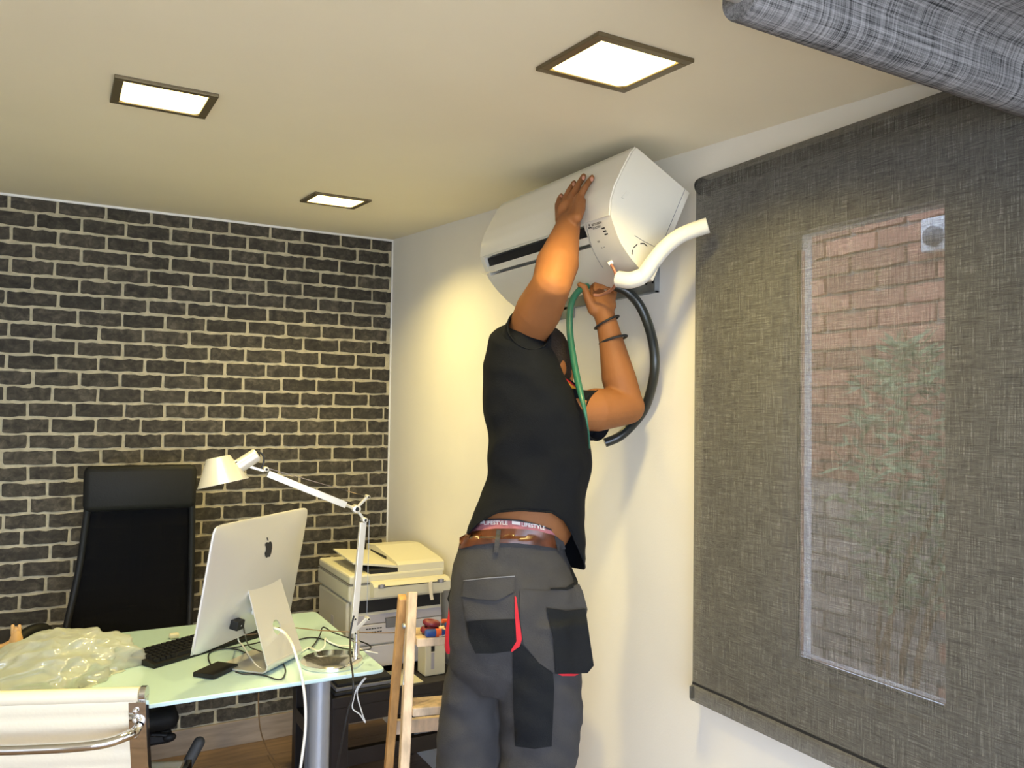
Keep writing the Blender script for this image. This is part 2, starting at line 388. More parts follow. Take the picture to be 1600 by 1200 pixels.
def brick_meshes(prefix, mats, nv, th):
    out = []
    for i in range(nv):
        v, f = brick_variant(100+i, th)
        for m in mats:
            me = bpy.data.meshes.new(prefix); me.from_pydata(v, [], f); fix(me); me.materials.append(m); out.append(me)
    return out
BM = brick_meshes('brick', M['bricks'], 9, 0.006)
rowh = (HB - 0.113)/35; cells = []
for i in range(35):
    zc = HB - rowh*(i+.5); off = 0.0 if i % 2 == 0 else 0.0875
    x = -1.684 + off - 0.175*14; edges = []
    while x < 0.2: edges.append(x + R.uniform(-.012, .012)); x += 0.175
    for a, b in zip(edges[:-1], edges[1:]):
        a = max(a, X0); b = min(b, 0.004)
        if b-a > 0.03: cells.append((a, b, zc))
def vis(c):
    u, v = px(((c[0]+c[1])/2, 0, c[2])); return u > -60
cells.sort(key=lambda c: (not vis(c), -c[2] if vis(c) else 0))
def hidden_score(c):
    u, v = px(((c[0]+c[1])/2, 0, c[2]))
    if u < -30: return 5
    if 150 < u < 290 and 760 < v < 990: return 4       # behind the chair's back
    if 335 < u < 450 and 860 < v < 1000: return 4      # behind the computer
    if 570 < u and v > 900: return 4
    if v > 990 and u < 250: return 4
    return 0
cells.sort(key=hidden_score)
joined = MB()
for k, (a, b, zc) in enumerate(cells):
    g = 0.0095; w = (b-a)-g-R.uniform(0, .004); h = rowh-0.0105-R.uniform(0, .0025); x = (a+b)/2; z = zc + R.uniform(-.001, .001)
    if b > 0: w = b-a-0.006; x = (a+b)/2+0.001
    if k < 300:
        o = bpy.data.objects.new('brick', R.choice(BM)); COL.objects.link(o); o.parent = wb_; o.location = (x, 0.0005, z); o.scale = (w, 1, h)
    else:
        v, f = brick_variant(100+R.randrange(5)); joined.add([(x+p[0]*w, 0.0005+p[1], z+p[2]*h) for p in v], f)
jo = obj('brick', joined, M['bricks'][1], wb_); jo['kind'] = 'stuff'
# right wall with the window opening (y -3.0 .. -2.63, z 1.02 .. 1.997)
WY0, WY1, WZ0, WZ1, WT = -3.003, -2.606, 0.985, 1.997, 0.07
mb = MB()
mb.bb((0, WY1, -0.1), (WT, 0.0, 2.6)); mb.bb((0, Y0, -0.1), (WT, WY0, 2.6)); mb.bb((0, WY0, -0.1), (WT, WY1, WZ0)); mb.bb((0, WY0, WZ1), (WT, WY1, 2.6))
struct(obj('wall_right', mb, M['wall'], base=(0, 0, 0)))
struct(obj('wall_left', MB().bb((X0-.2, Y0, -0.1), (X0, 0, 2.6)), M['wall'], base=(X0, 0, 0)))
mb = MB()  # wall behind the camera with a wide glazed opening
mb.bb((X0, Y0-.2, -.1), (OPX0, Y0, 2.4)); mb.bb((OPX1, Y0-.2, -.1), (0, Y0, 2.4)); mb.bb((OPX0, Y0-.2, OPZ1), (OPX1, Y0, 2.4)); mb.bb((OPX0, Y0-.2, -.1), (OPX1, Y0, OPZ0))
struct(obj('wall_front', mb, M['wall'], base=(0, Y0, 0)))
M['bounce'] = mat('warm_bounce_ground', (0.74, 0.61, 0.42), 0.8, nscale=4, namt=.1)  # unseen ground behind the camera, added to bounce warm light onto the ceiling
struct(obj('ground_bounce', MB().bb((-9, -13, -.2), (4, Y0-.2, -.02)), M['bounce']))
struct(obj('baseboard_back', MB().bb((X0, -0.014, 0), (-0.001, 0.0, 0.112), 0.002), M['base']))
struct(obj('baseboard_right', MB().bb((-0.012, Y0, 0), (0.0, -0.016, 0.085), 0.002), M['white']))
struct(obj('trim_1', MB().bb((X0, -0.012, HB-0.012), (-0.001, -0.0, HB-0.002)), M['white']))
struct(obj('trim_2', MB().bb((-0.007, -0.012, 0.115), (-0.0005, -0.001, HB-0.012)), M['white']))
# window 1 behind the blind
win = bpy.data.objects.new('window_1', None); COL.objects.link(win); win.location = (0.03, WY0, WZ0); ORIG['window_1'] = Vector((0.03, WY0, WZ0)); win['kind'] = 'structure'
fx0, fx1 = 0.015, 0.05; fw = 0.042
mb = MB(); mb.bb((fx0, WY1-fw, WZ0), (fx1, WY1, WZ1), .004); mb.bb((fx0, WY0, WZ0), (fx1, WY0+.006, WZ1), .001); mb.bb((fx0, WY0+.006, WZ0), (fx1, WY1-fw, WZ0+fw), .004); mb.bb((fx0, WY0+.006, WZ1-.006), (fx1, WY1-fw, WZ1), .001)
obj('window_frame', mb, M['pvc'], win)
mb = MB(); mb.bb((fx0-.012, WY1-fw-.008, WZ0+fw-.01), (fx0, WY1-fw+.006, WZ1-fw), .002); mb.bb((fx0-.012, WY0+.006, WZ0+fw-.01), (fx0, WY1-fw, WZ0+fw+.004), .002)
obj('window_seal', mb, M['alup'], win)
obj('pane', MB().bb((0.030, WY0+.006, WZ0+fw), (0.036, WY1-fw, WZ1-.006)), M['pane'], win)
struct(obj('trim_3', MB().bb((0.05, WY0+.001, WZ0-.03), (0.11, WY1-.001, WZ0-.002)), M['extsill']))
# outside: red brick wall, lamp, plant
RBM = brick_meshes('brick', M['rbricks'], 3, 0.02); GBM = brick_meshes('brick', M['gbricks'], 3, 0.02)
ow = struct(obj('wall_outside', MB().bb((1.25, -4.2, -0.5), (1.45, 1.6, 3.3)), M['extsill'], base=(1.25, 0, 0)))
rj = MB(); nb = 0
for i in range(44):
    z = -0.45 + i*.075; off = 0 if i % 2 else .12; yy = -4.1+off
    while yy < 1.4:
        u, v = px((1.25, yy, z)); seen = 1240 < u < 1490 and 300 < v < 1130
        if seen and nb < 300:
            o = bpy.data.objects.new('brick', R.choice(RBM if z > 1.28 else GBM)); COL.objects.link(o); o.parent = ow
            o.location = (0.001, yy, z); o.rotation_euler = (0, 0, -math.pi/2); o.scale = (.228, 1, .064); nb += 1
        else:
            bv, bf = brick_variant(100+R.randrange(3), .02); rj.add([(1.251+p[1], yy-p[0]*.228, z+p[2]*.064) for p in bv], bf)
        yy += .24
jo = obj('brick', rj, M['rbricks'][1], ow); jo['kind'] = 'stuff'
struct(obj('ground_outside', MB().bb((0.27, -6, -0.6), (1.25, 2.5, -0.02)), M['extsill']))
wl0 = onX(1462, 365, 1.20)
wl = thing('wall_lamp', wl0, 'white square wall lamp on the outside brick wall seen through the blind', 'lamp')
obj('back_plate', MB().box(wl0+Vector((.02, 0, 0)), (.05, .11, .12), None, .006), M['pvc'], wl)
obj('lens', MB().lathe(wl0+Vector((0, 0, -.01)), (-1, 0, 0), [(0, .035), (.025, .034), (.04, .02), (.043, 0)], 20), M['greytab'], wl, 40)
pb = onX(1415, 1000, 1.0); pb.z = -0.02
pl = thing('potted_shrub', pb, 'green feathery shrub outside the window behind the blind', 'plant')
obj('pot', MB().lathe(pb, (0, 0, 1), [(0, .12), (.02, .13), (.28, .17), (.28, .15), (.2, .14)], 24), M['rbricks'][0], pl, 40)
obj('soil', MB().lathe(pb+Vector((0, 0, .18)), (0, 0, 1), [(0, .13), (.05, .14)], 24), M['belt'], pl)
mb = MB()
for k in range(7): mb.tube([pb+Vector((0, 0, .2)), pb+Vector((R.uniform(-.05, .05), R.uniform(-.1, .1), .8)), pb+Vector((R.uniform(-.1, .1), R.uniform(-.22, .22), R.uniform(1.1, 1.6)))], .008, 6, 4)
obj('stem', mb, M['cableo'], pl)
mb = MB()
for k in range(620):
    h = R.uniform(.95, 1.84); t = (h-.95)/.89; rr = .2*math.sin(math.pi*min(1, max(.08, t)))+.04
    a = R.uniform(0, 6.28); c = pb+Vector((rr*.7*math.cos(a)*R.random()**.5, rr*1.2*math.sin(a)*R.random()**.5, h))
    d = Vector((R.uniform(-.5, .5), R.uniform(-1, 1), R.uniform(-.4, .9))).normalized(); s_ = d.orthogonal().normalized()*.009; L = R.uniform(.06, .12)
    mb.add([c, c+d*L*.5+s_, c+d*L, c+d*L*.5-s_], [(0, 1, 2, 3)])
o = obj('foliage', mb, M['leaf'], pl, normals=False); o['kind'] = 'stuff'

# ------------------------------------------------------------------ roller blinds
bx = -0.05; BY0, BY1, BZ0, BZ1 = -3.45, -2.360, 0.847, 2.198
rb = thing('roller_blind', (bx, BY1, BZ0), 'large grey woven roller blind lowered over the window in the right wall', 'blind')
obj('fabric', MB().bb((bx-.0006, BY0, BZ0+.04), (bx+.0006, BY1, BZ1-.03)), M['blind'], rb)
obj('roller_tube', MB().cyl((bx+.022, BY0, BZ1-.028), (bx+.022, BY1, BZ1-.028), .0215, 24), M['blind'], rb, 40)
obj('end_bracket', MB().lathe((bx+.022, BY1, BZ1-.03), (0, 1, 0), [(0, .022), (.008, .022), (.012, .014)], 20).bb((bx+.02, BY1+.001, BZ1-.05), (0.0, BY1+.008, BZ1-.01)), M['black'], rb, 40)
obj('hem_bar', MB().prism([(bx-.008, BY0, BZ0+.001), (bx+.006, BY0, BZ0), (bx+.008, BY0, BZ0+.036), (bx+.0, BY0, BZ0+.042), (bx-.006, BY0, BZ0+.036)], (0, BY1-BY0, 0)), M['blind'], rb)
obj('bar_end_cap', MB().bb((bx-.006, BY1, BZ0+.003), (bx+.007, BY1+.006, BZ0+.034), .001), M['greym'], rb)
obj('hem_shadow_strip', MB().bb((bx-.002, BY0, BZ0+.040), (bx+.002, BY1, BZ0+.046)), M['dark'], rb)  # solid dark strip standing in for the shadow line above the hem bar
# second blind, rolled up under the ceiling near the camera
ty = -3.20; tz = 2.113; xl = -0.80
r2 = thing('roller_blind', (xl, ty, tz), 'rolled grey woven blind under the ceiling in the top right corner', 'blind')
xf = xl+.07
obj('fabric_roll', MB().lathe((xf, ty, tz), (1, 0, 0), [(0, .032), (.004, .0335), (-xf-.06, .0335), (-xf-.056, .032)], 40), M['blind2'], r2, 40)
obj('roller_tube', MB().cyl((xl, ty, tz+.008), (xf+.02, ty, tz+.008), .019, 24), M['alu'], r2, 40)
obj('pin', MB().cyl((xl-.03, ty, tz+.008), (xl, ty, tz+.008), .006, 10), M['maroon'], r2, 40)
sheet = MB(); rs = []
prof_s = [(ty-.0335, tz-.002), (ty-.036, tz+.020), (ty-.046, tz+.042), (ty-.075, tz+.062)] + [(ty-.075-.09*k, ceil_z(ty-.075-.09*k)-.034) for k in range(1, 12)]
for yy, zz in prof_s: rs.append([(xf, yy, zz), (-.055, yy, zz), (-.055, yy+.0012, zz+.0015), (xf, yy+.0012, zz+.0015)])
obj('fabric_sheet', sheet.rings(rs), M['blind2'], r2, 60)
obj('bracket', MB().bb((xl-.034, ty-.02, tz-.012), (xl-.028, ty+.02, ceil_z(ty)-.001)), M['greym'], r2)

# ------------------------------------------------------------------ recessed ceiling lights
SL = 0.2215
emit = bpy.data.materials.new('lit_diffuser'); emit.use_nodes = True
eb = emit.node_tree.nodes['Principled BSDF']; eb.inputs['Base Color'].default_value = (.9, .9, .85, 1); eb.inputs['Emission Color'].default_value = (*LAMP_COL, 1); eb.inputs['Emission Strength'].default_value = LAMP_GLOW
lights = [((-1.2811, -1.8598), 'square lit ceiling panel at the left of the ceiling, nearest the left edge'), ((-0.5481, -2.6759), 'square lit ceiling panel in dark frame above the air conditioner, the largest in view'), ((-0.5630, -0.8685), 'small square lit ceiling panel near the brick wall')]
ST = Matrix.Rotation(math.atan(CS), 3, 'X')
for (lx, ly), lab in lights:
    zc = ceil_z(ly); t = thing('ceiling_light', (lx, ly, zc), lab, 'light', 'recessed ceiling lights')
    h = SL/2; w = .020; mb = MB()
    for (ax, ay, bx_, by_) in ((-h, -h, h, -h+w), (-h, h-w, h, h), (-h, -h+w, -h+w, h-w), (h-w, -h+w, h, h-w)):
        c = Vector(((ax+bx_)/2, (ay+by_)/2, -.004)); mb.box(Vector((lx, ly, zc))+ST @ c, (bx_-ax, by_-ay, .008), ST, .0015)
    obj('frame', mb, M['bronze'], t)
    q = h-w; dm = MB(); poly = []
    for a_, b_ in ((1, 1), (-1, 1), (-1, -1), (1, -1)):
        for k in range(4):
            an = math.atan2(b_, a_)-math.pi/4+math.pi/2*k/3; poly.append(Vector((a_*(q-.018)+.018*math.cos(an), b_*(q-.018)+.018*math.sin(an), -.0045)))
    dm.prism([Vector((lx, ly, zc))+ST @ p for p in poly], (0, 0, .003)); obj('diffuser', dm, emit, t)
    ll = area_light('lamp_glow', (lx, ly, zc-.0065), (lx, ly, 0), q*2*.95, q*2*.95, LAMP_WATT, LAMP_COL, LAMP_SPREAD)

# ------------------------------------------------------------------ air conditioner
AY, AT = 0.025, 0.462; AP = Vector((-0.020, -2.300, 2.165)); AL = 0.691
def ACp(a, l, b):
    ox = -a*math.cos(AT)+b*math.sin(AT); oz = a*math.sin(AT)+b*math.cos(AT)
    c_, s_ = math.cos(AY), math.sin(AY); return Vector((AP.x+ox*c_-l*s_, AP.y+ox*s_+l*c_, AP.z+oz))
PR = [(.2025, 0), (.209, -.019), (.212, -.072), (.213, -.128), (.208, -.163), (.193, -.2015), (.182, -.2125), (.171, -.221), (.152, -.236), (.133, -.248), (.111, -.257), (.09, -.264), (.041, -.275), (0, -.278)]
def arc(s0):
    """point on the profile at arc length s0 from the top front edge, with outward normal"""
    for (a, b), (c, d) in zip(PR[:-1], PR[1:]):
        L = math.hypot(c-a, d-b)
        if s0 <= L or (c, d) == PR[-1]:
            t = s0/L; return (a+(c-a)*t, b+(d-b)*t), (-(d-b)/L, (c-a)/L)
        s0 -= L
def sarc(b):
    s = 0
    for (a, b0), (c, d) in zip(PR[:-1], PR[1:]):
        L = math.hypot(c-a, d-b0)
        if d <= b <= b0: return s+L*(b0-b)/(b0-d)
        s += L
    return s
def ACs(l, s, off=0.0):
    (a, b), (na, nb_) = arc(s); return ACp(a+na*off, l, b+nb_*off)
S6, S1, S2, S3, S4 = sarc(-.2015), sarc(-.2055), sarc(-.2255), sarc(-.237), sarc(-.2425)
STOT = sarc(-.2779)
acb = ACp(0.1, AL/2, -.278)
ac = thing('air_conditioner', acb, 'white wall air conditioner tilted off its bracket under the ceiling', 'air conditioner')
def prof_seg(s0, s1, n=5): return [arc(s0+(s1-s0)*i/n)[0] for i in range(n+1)]
def ext(mb, poly, l0, l1, bevel=0):
    return mb.rings([[ACp(a, l0, b) for a, b in poly], [ACp(a, l1, b) for a, b in poly]])
full = [(0, 0)] + PR
body = MB(); LR = 0.118; LLft = 0.022
ext(body, full, 0.0, LR); ext(body, full, AL-LLft, AL)
mid = [(0, 0)] + prof_seg(0, S1, 10) + [(.16, -.165), (.125, -.185), (.12, -.215)] + prof_seg(S4, STOT, 8) + [(0, -.278)]
ext(body, mid, LR, AL-LLft)
obj('body', body, M['acs'], ac, 28)
# front panel, glossy, slightly proud, between small side borders
fp = MB(); n_ = 24; outer = [arc(S6*i/n_) for i in range(n_+1)]
po = [(a+na*.004, b+nb_*.004) for (a, b), (na, nb_) in outer]; pi_ = [(a-na*.001, b-nb_*.001) for (a, b), (na, nb_) in outer]
ext(fp, po+pi_[::-1], 0.004, AL-0.004); obj('front_panel', fp, M['acw'], ac, 30)
obj('air_outlet', ext(MB(), [(.178, -.2), (.135, -.19), (.128, -.212), (.15, -.228)], LR, AL-LLft), M['dark'], ac)
va = MB(); pv = prof_seg(S2, S3, 4); ext(va, pv + [(a-.012*1.0, b+.010) for a, b in pv[::-1]], LR+.002, AL-LLft-.002)
obj('vane', va, M['acw'], ac, 30)
lip = MB(); ext(lip, [arc(S3-.002)[0], (arc(S3)[0][0]+.010, arc(S3)[0][1]-.004), arc(S3+.002)[0]], AL-.075, AL+.012); obj('vane_tip', lip, M['acw'], ac)
# top grille slats on the back top
tg = MB()
for k in range(9): ext(tg, [(.03+.017*k, .0), (.03+.017*k, .003), (.037+.017*k, .003), (.037+.017*k, .0)], .02, AL-.02)
obj('top_grille', tg, M['acs'], ac)
# seam lines and knock-out on the end face, as thin dark grooves
def end_line(pts, r=.0008): return MB().tube([ACp(a, -.0005, b) for a, b in pts], r, 6)
for pts in ([(.018, -.277), (.018, -.001)], [(.010, -.19), (.075, -.203), (.105, -.206)]): obj('seam', end_line(pts, .0007), M['greytab'], ac)
for pts in ([(.058, -.208), (.070, -.207), (.080, -.214)], [(.088, -.222), (.094, -.236)], [(.094, -.243), (.090, -.254)]): obj('knock_out', end_line(pts, .0014), M['dark'], ac)
obj('side_badge', MB().rings([[ACp(a, l, b) for a, b in ((.178, -.118), (.168, -.115), (.176, -.142), (.186, -.144))] for l in (0, -.002)]), M['acw'], ac)
# curved right cover seam and corner accent
obj('cover_seam', MB().tube([ACs(LR-.012+.02*i/10, S6+.002+(STOT-S6)*.62*i/10, .0003) for i in range(11)], .0006, 6), M['greytab'], ac)
# writing on the cover: emblem and words, small print, indicator windows
def ac_flat(name, vs, fs, l0, s0, m, off=.0009):
    mb = MB(); mb.add([ACs(l0-x, s0-y_, off) for x, y_, _ in vs], fs); return obj(name, mb, m, ac, normals=False)
vs, fs = text_mesh('MITSUBISHI\nELECTRIC', .0085, .0002); ac_flat('lettering', vs, fs, .084, S6+.0135, M['print'])
ev, ef = [], []
for k in range(3):
    an = math.radians(90+120*k); d = Vector((math.cos(an), math.sin(an), 0)); pr = Vector((-d.y, d.x, 0)); b0 = len(ev)
    ev += [Vector((0, 0, 0)), d*.0045+pr*.0026, d*.009, d*.0045-pr*.0026]; ef.append((b0, b0+1, b0+2, b0+3))
ac_flat('emblem', ev, ef, .094, S6+.013, M['black'])
for k, (l0, s_) in enumerate(((.084, .058), (.079, .076))):
    vs, fs = text_mesh('R32' if k == 0 else 'A  ++', .006, .0002); ac_flat('small_print', vs, fs, l0, S6+s_, M['print'])
for k in range(3):
    l0, s_ = .050-.002*k, .028+.0085*k; q4 = [Vector((0, 0, 0)), Vector((.014, 0, 0)), Vector((.014, .0035, 0)), Vector((0, .0035, 0))]
    ac_flat('indicator_window', q4, [(0, 1, 2, 3)], l0, S6+s_, M['black'])
# insulated pipe tail coming from under the unit
pp = [onD(u, v, D) for u, v, D in ((966, 436, 2.06), (985, 438, 2.04), (1003, 432, 2.03), (1020, 410, 2.02), (1038, 388, 2.01), (1060, 370, 2.0), (1085, 359, 1.99), (1106, 352, 1.98))]
obj('insulated_pipe', MB().tube(pp, .0195, 20, 6), M['foam'], ac, 60)
obj('pipe_collar', MB().tube([pp[0], pp[1], pp[2]], .0208, 20, 4), M['acs'], ac, 60)
# bare copper tail
obj('copper_tail', MB().tube([onD(u, v, D) for u, v, D in ((954, 412, 2.12), (961, 425, 2.11), (963, 440, 2.12), (958, 450, 2.15), (950, 456, 2.18), (938, 461, 2.21), (928, 461, 2.22))], .0042, 10, 5), M['copper'], ac, 60)
obj('tail_cap', MB().tube([onD(950, 413, 2.12), onD(957, 409, 2.12)], .006, 10), M['cablew'], ac, 60)
# hanger strut holding the unit off the wall
for l_ in (.25, .5): obj('hanger_arm', MB().tube([ACp(.02, l_, -.01), Vector((-.004, ACp(.02, l_, -.01).y, 2.10))], .006, 8), M['greym'], ac)

# mounting plate
mpz = 1.905
mp_ = thing('mounting_plate', (0, -1.9, mpz), 'grey zinc mounting plate screwed to the wall behind the air conditioner', 'bracket')
mb = MB(); mb.bb((-.004, -2.155, mpz+.012), (-.0005, -1.62, 2.12)); mb.bb((-.018, -2.155, mpz+.012), (-.004, -2.150, 2.0)); mb.bb((-.004, -1.72, mpz-.02), (-.0005, -1.62, mpz+.02)); mb.bb((-.018, -1.625, mpz-.02), (-.004, -1.62, 2.0))
mb.bb((-.016, -2.155, mpz+.012), (-.004, -1.73, mpz+.016))
obj('plate', mb, M['zinc'], mp_)
for yy, zz in [(-2.13, 1.95), (-2.10, 1.95), (-2.13, 1.985), (-2.04, 1.95)] + [(-1.64, mpz-.005+.02*k) for k in range(4)]:
    obj('hole', MB().cyl((-.0045, yy, zz), (-.0041, yy, zz), .0055, 12), M['dark'], mp_)
obj('screw', MB().lathe((-.004, -2.075, 1.955), (-1, 0, 0), [(0, .006), (.003, .005), (.004, 0)], 12), M['chrome'], mp_)

# hoses
tag(obj('green_hose', MB().tube([onD(u, v, D) for u, v, D in ((918, 447, 2.27), (906, 453, 2.25), (894, 470, 2.22), (890, 495, 2.20), (891, 525, 2.18), (896, 560, 2.14), (902, 592, 2.10), (909, 622, 2.06), (914, 643, 2.045), (918, 665, 2.045), (920, 680, 2.06), (921, 700, 2.10))], lambda t: .0092-.0068*max(0, min(1, (t-.58)/.22)), 14, 6), M['green'], None, 60), 'green rubber hose hanging from the raised hand past the shoulder', 'hose')
tag(obj('black_hose', MB().tube([onD(u, v, D) for u, v, D in ((962, 447, 2.22), (980, 456, 2.22), (998, 475, 2.23), (1012, 505, 2.23), (1021, 540, 2.22), (1023, 575, 2.22), (1017, 610, 2.25), (1006, 640, 2.30), (988, 664, 2.335), (968, 682, 2.35), (945, 692, 2.35))], .0135, 16, 6), M['blackhose'], None, 60), 'thick black hose looping from the bracket behind the elbow', 'hose')

# ------------------------------------------------------------------ desk
DZ = 0.750
dk = thing('glass_desk', (-1.45, -1.085, 0), 'frosted green glass desk top on silver round legs beside the brick wall', 'desk')
def rrect(x0, y0, x1, y1, r, n=6):
    out = []
    for cx_, cy_, a0 in ((x1-r, y1-r, 0), (x0+r, y1-r, 90), (x0+r, y0+r, 180), (x1-r, y0+r, 270)):
        for k in range(n+1): a = math.radians(a0+90*k/n); out.append((cx_+r*math.cos(a), cy_+r*math.sin(a)))
    return out
ot = rrect(-2.35, -1.495, -.553, -.685, .022)
def ring_at(s, z): return [((x+1.45)*s-1.45, (y+1.09)*s-1.09, z) for x, y in ot]
obj('glass_top', MB().rings([ring_at(.997, DZ-.012), ring_at(1.0, DZ-.010), ring_at(1.0, DZ-.002), ring_at(.997, DZ)]), M['glass'], dk, 20)
for lx, ly in ((-.742, -1.42), (-.585, -.80), (-2.2, -1.42), (-2.2, -.80)):
    lg = obj('leg', MB().cyl((lx, ly, .012), (lx, ly, DZ-.022), .033, 28), M['legm'], dk, 40)
    obj('leg_flange', MB().lathe((lx, ly, DZ-.022), (0, 0, 1), [(0, .045), (.009, .045)], 28), M['alu'], lg, 40) if False else None
    obj('foot', MB().lathe((lx, ly, 0), (0, 0, 1), [(0, .034), (.012, .032)], 24), M['blackm'], dk, 40)
    obj('mounting_disc', MB().lathe((lx, ly, DZ-.022), (0, 0, 1), [(0, .045), (.0095, .045)], 28), M['alu'], dk, 40)

# ------------------------------------------------------------------ computer
w_az = math.radians(46.5); CW = Vector((math.sin(w_az), math.cos(w_az), 0)); CN = Vector((math.cos(w_az), -math.sin(w_az), 0))
tl = math.radians(10); CU = (CN*math.sin(tl)+Z*math.cos(tl)); CNt = (CN*math.cos(tl)-Z*math.sin(tl))
Bc = onZ(447, 1042, DZ)
PC = Vector((-.918, -1.262, 1.034))
im = thing('desktop_computer', Vector((Bc.x, Bc.y, DZ)), 'silver all-in-one computer seen from behind on the glass desk', 'computer')
def panel_ring(s, d, r=.018, W=.509, H=.392):
    pts = rrect(-W/2, -H/2, W/2, H/2, r); k = s
    return [PC + CW*(x*k) + CU*(y_*k*(1 if s > .95 else 1)) + CNt*d for x, y_ in pts]
def shell_ring(s, d):
    n = 2.4 + 16*max(0, (s-.55)/.45)**2; out = []
    for k in range(96):
        t = 2*math.pi*k/96; c_, s_ = math.cos(t), math.sin(t)
        out.append(PC + CW*(.2545*s*math.copysign(abs(c_)**(2/n), c_)) + CU*(.196*s*math.copysign(abs(s_)**(2/n), s_)) + CNt*d)
    return out
def dome(s): return .0065 + .034*(1-s**2.3)**1.15
shell = [shell_ring(.985, 0), shell_ring(1, .001), shell_ring(1, .004), shell_ring(.99, .0062)] + [shell_ring(s_, dome(s_)) for s_ in (.97, .94, .9, .85, .8, .73, .66, .58, .5, .42, .34, .26, .18, .1, .03)]
bs_ = obj('back_shell', MB().rings(shell), M['alu'], im, 60)
shell_bvh = BVHTree.FromPolygons([v.co+ORIG[im.name] for v in bs_.data.vertices], [tuple(p.vertices) for p in bs_.data.polygons])
def on_shell_pt(x, y_, off):
    o_ = PC + CW*x + CU*y_; h_ = shell_bvh.ray_cast(o_+CNt*.2, -CNt)[0]; return (h_ or o_) + CNt*off
obj('screen', MB().box(PC+CU*.03-CNt*.001, (.497, .316, .002), Matrix((CW, CU, CNt)).transposed()), M['black'], im)
obj('chin', MB().box(PC-CU*.165-CNt*.0008, (.505, .056, .002), Matrix((CW, CU, CNt)).transposed()), M['alu'], im)
# emblem: bitten apple silhouette with leaf
apple = [(0, -.92), (-.18, -1.0), (-.42, -.96), (-.66, -.62), (-.80, -.15), (-.80, .22), (-.62, .5), (-.36, .6), (-.12, .55), (0, .5), (.14, .56), (.38, .6), (.62, .5), (.74, .36), (.56, .2), (.48, -.02), (.54, -.26), (.76, -.46), (.62, -.74), (.42, -.96), (.18, -1.0)]
leaf = [(.0, .68), (.04, .86), (.18, 1.04), (.34, 1.1), (.32, .92), (.2, .76)]
lc = PC + CU*.092
mb = MB()
for poly in (apple, leaf):
    pl2 = [Vector((p[0], p[1])) for p in poly]; res_ = delaunay_2d_cdt(pl2, [(i, (i+1) % len(pl2)) for i in range(len(pl2))], [], 1, 1e-6)
    mb.add([on_shell_pt(-p.x*.026, .098+p.y*.031, .0010) for p in res_[0]], [tuple(f) for f in res_[2]])
obj('emblem', mb, M['blackm'], im, normals=False)
# stand with cable hole
def SP(s, n, z): return Vector((Bc.x, Bc.y, DZ)) + CW*s + CN*n + Z*z
sw = .096; top = SP(0, -.095, .285)
def upr(s, t, th):  # t 0..1 along the upright
    n = -.004 - .091*t; z = .03 + .255*t; k = 1.0 - .10*t
    return SP(s*k, n-th, z)
hole_t, hole_r = .36, .021
mb = MB(); N = 32; H_ = .27
inner, outer_ = [], []
ca = [math.atan2(z_*H_, x_*sw) for x_, z_ in ((1, 1-hole_t), (-1, 1-hole_t), (-1, -hole_t), (1, -hole_t))]
CA = []
for k in range(4):
    a_, b_ = ca[k], ca[(k+1) % 4]
    if b_ < a_: b_ += 2*math.pi
    CA += [a_+(b_-a_)*j/8 for j in range(8)]
for q in range(N):
    a = CA[q]; inner.append((hole_r*math.cos(a), hole_t+hole_r*1.15*math.sin(a)/H_))
    cx_, cz_ = math.cos(a), math.sin(a)/H_*.096
    dx = cx_; dz = math.sin(a)
    kx = sw/abs(dx) if abs(dx) > 1e-6 else 1e9; kz = ((1-hole_t) if dz > 0 else hole_t)*H_/abs(dz) if abs(dz) > 1e-6 else 1e9
    k = min(kx, kz); outer_.append((dx*k, hole_t+dz*k/H_))
V = []
for lst, th in ((inner, 0), (outer_, 0), (outer_, .0045), (inner, .0045)): V.append([upr(s, t, th) for s, t in lst])
mb.rings(V, closed=True)
# corners
for cxs in (-1, 1):
    for t0 in (0, 1):
        near = [p for p in outer_]
# curved heel and foot plate
heel = []
for k in range(9):
    a = math.radians(90*k/8); n_c, z_c, r_ = -.028, .030, .026
    heel.append((n_c + r_*math.cos(a), z_c - r_*math.sin(a)+.0))
prof_ = [(-.004, .034)] + [(n+.0, z) for n, z in heel] + [(-.19, .004)]
rs = []
for n, z in prof_: rs.append([SP(-sw, n, z), SP(sw, n, z), SP(sw, n-.0045 if z > .012 else n, z+(.0 if z > .012 else .005)), SP(-sw, n-.0045 if z > .012 else n, z+(.0 if z > .012 else .005))])
mb.rings(rs)
obj('stand', mb, M['alu'], im, 40)
obj('hinge', MB().box(SP(0, -.098, .262), (.10, .02, .02), Matrix((CW, CN, Z)).transposed(), .004), M['alu'], im)
obj('port_block', MB().box(PC + CW*.055 + CU*(-.055) + CNt*.0375, (.035, .018, .002), Matrix((CW, CU, CNt)).transposed()), M['dark'], im)
pwr = PC + CW*(-.02) - CU*.105 + CNt*.034
obj('power_socket', MB().lathe(pwr, CNt, [(0, .012), (.012, .011), (.016, .006)], 16), M['cablew'], im, 40)
usb = PC - CW*.105 - CU*.125 + CNt*.022
obj('usb_plug', MB().box(usb+CNt*.016, (.036, .03, .03), Matrix((CW, CU, CNt)).transposed(), .003), M['black'], im)

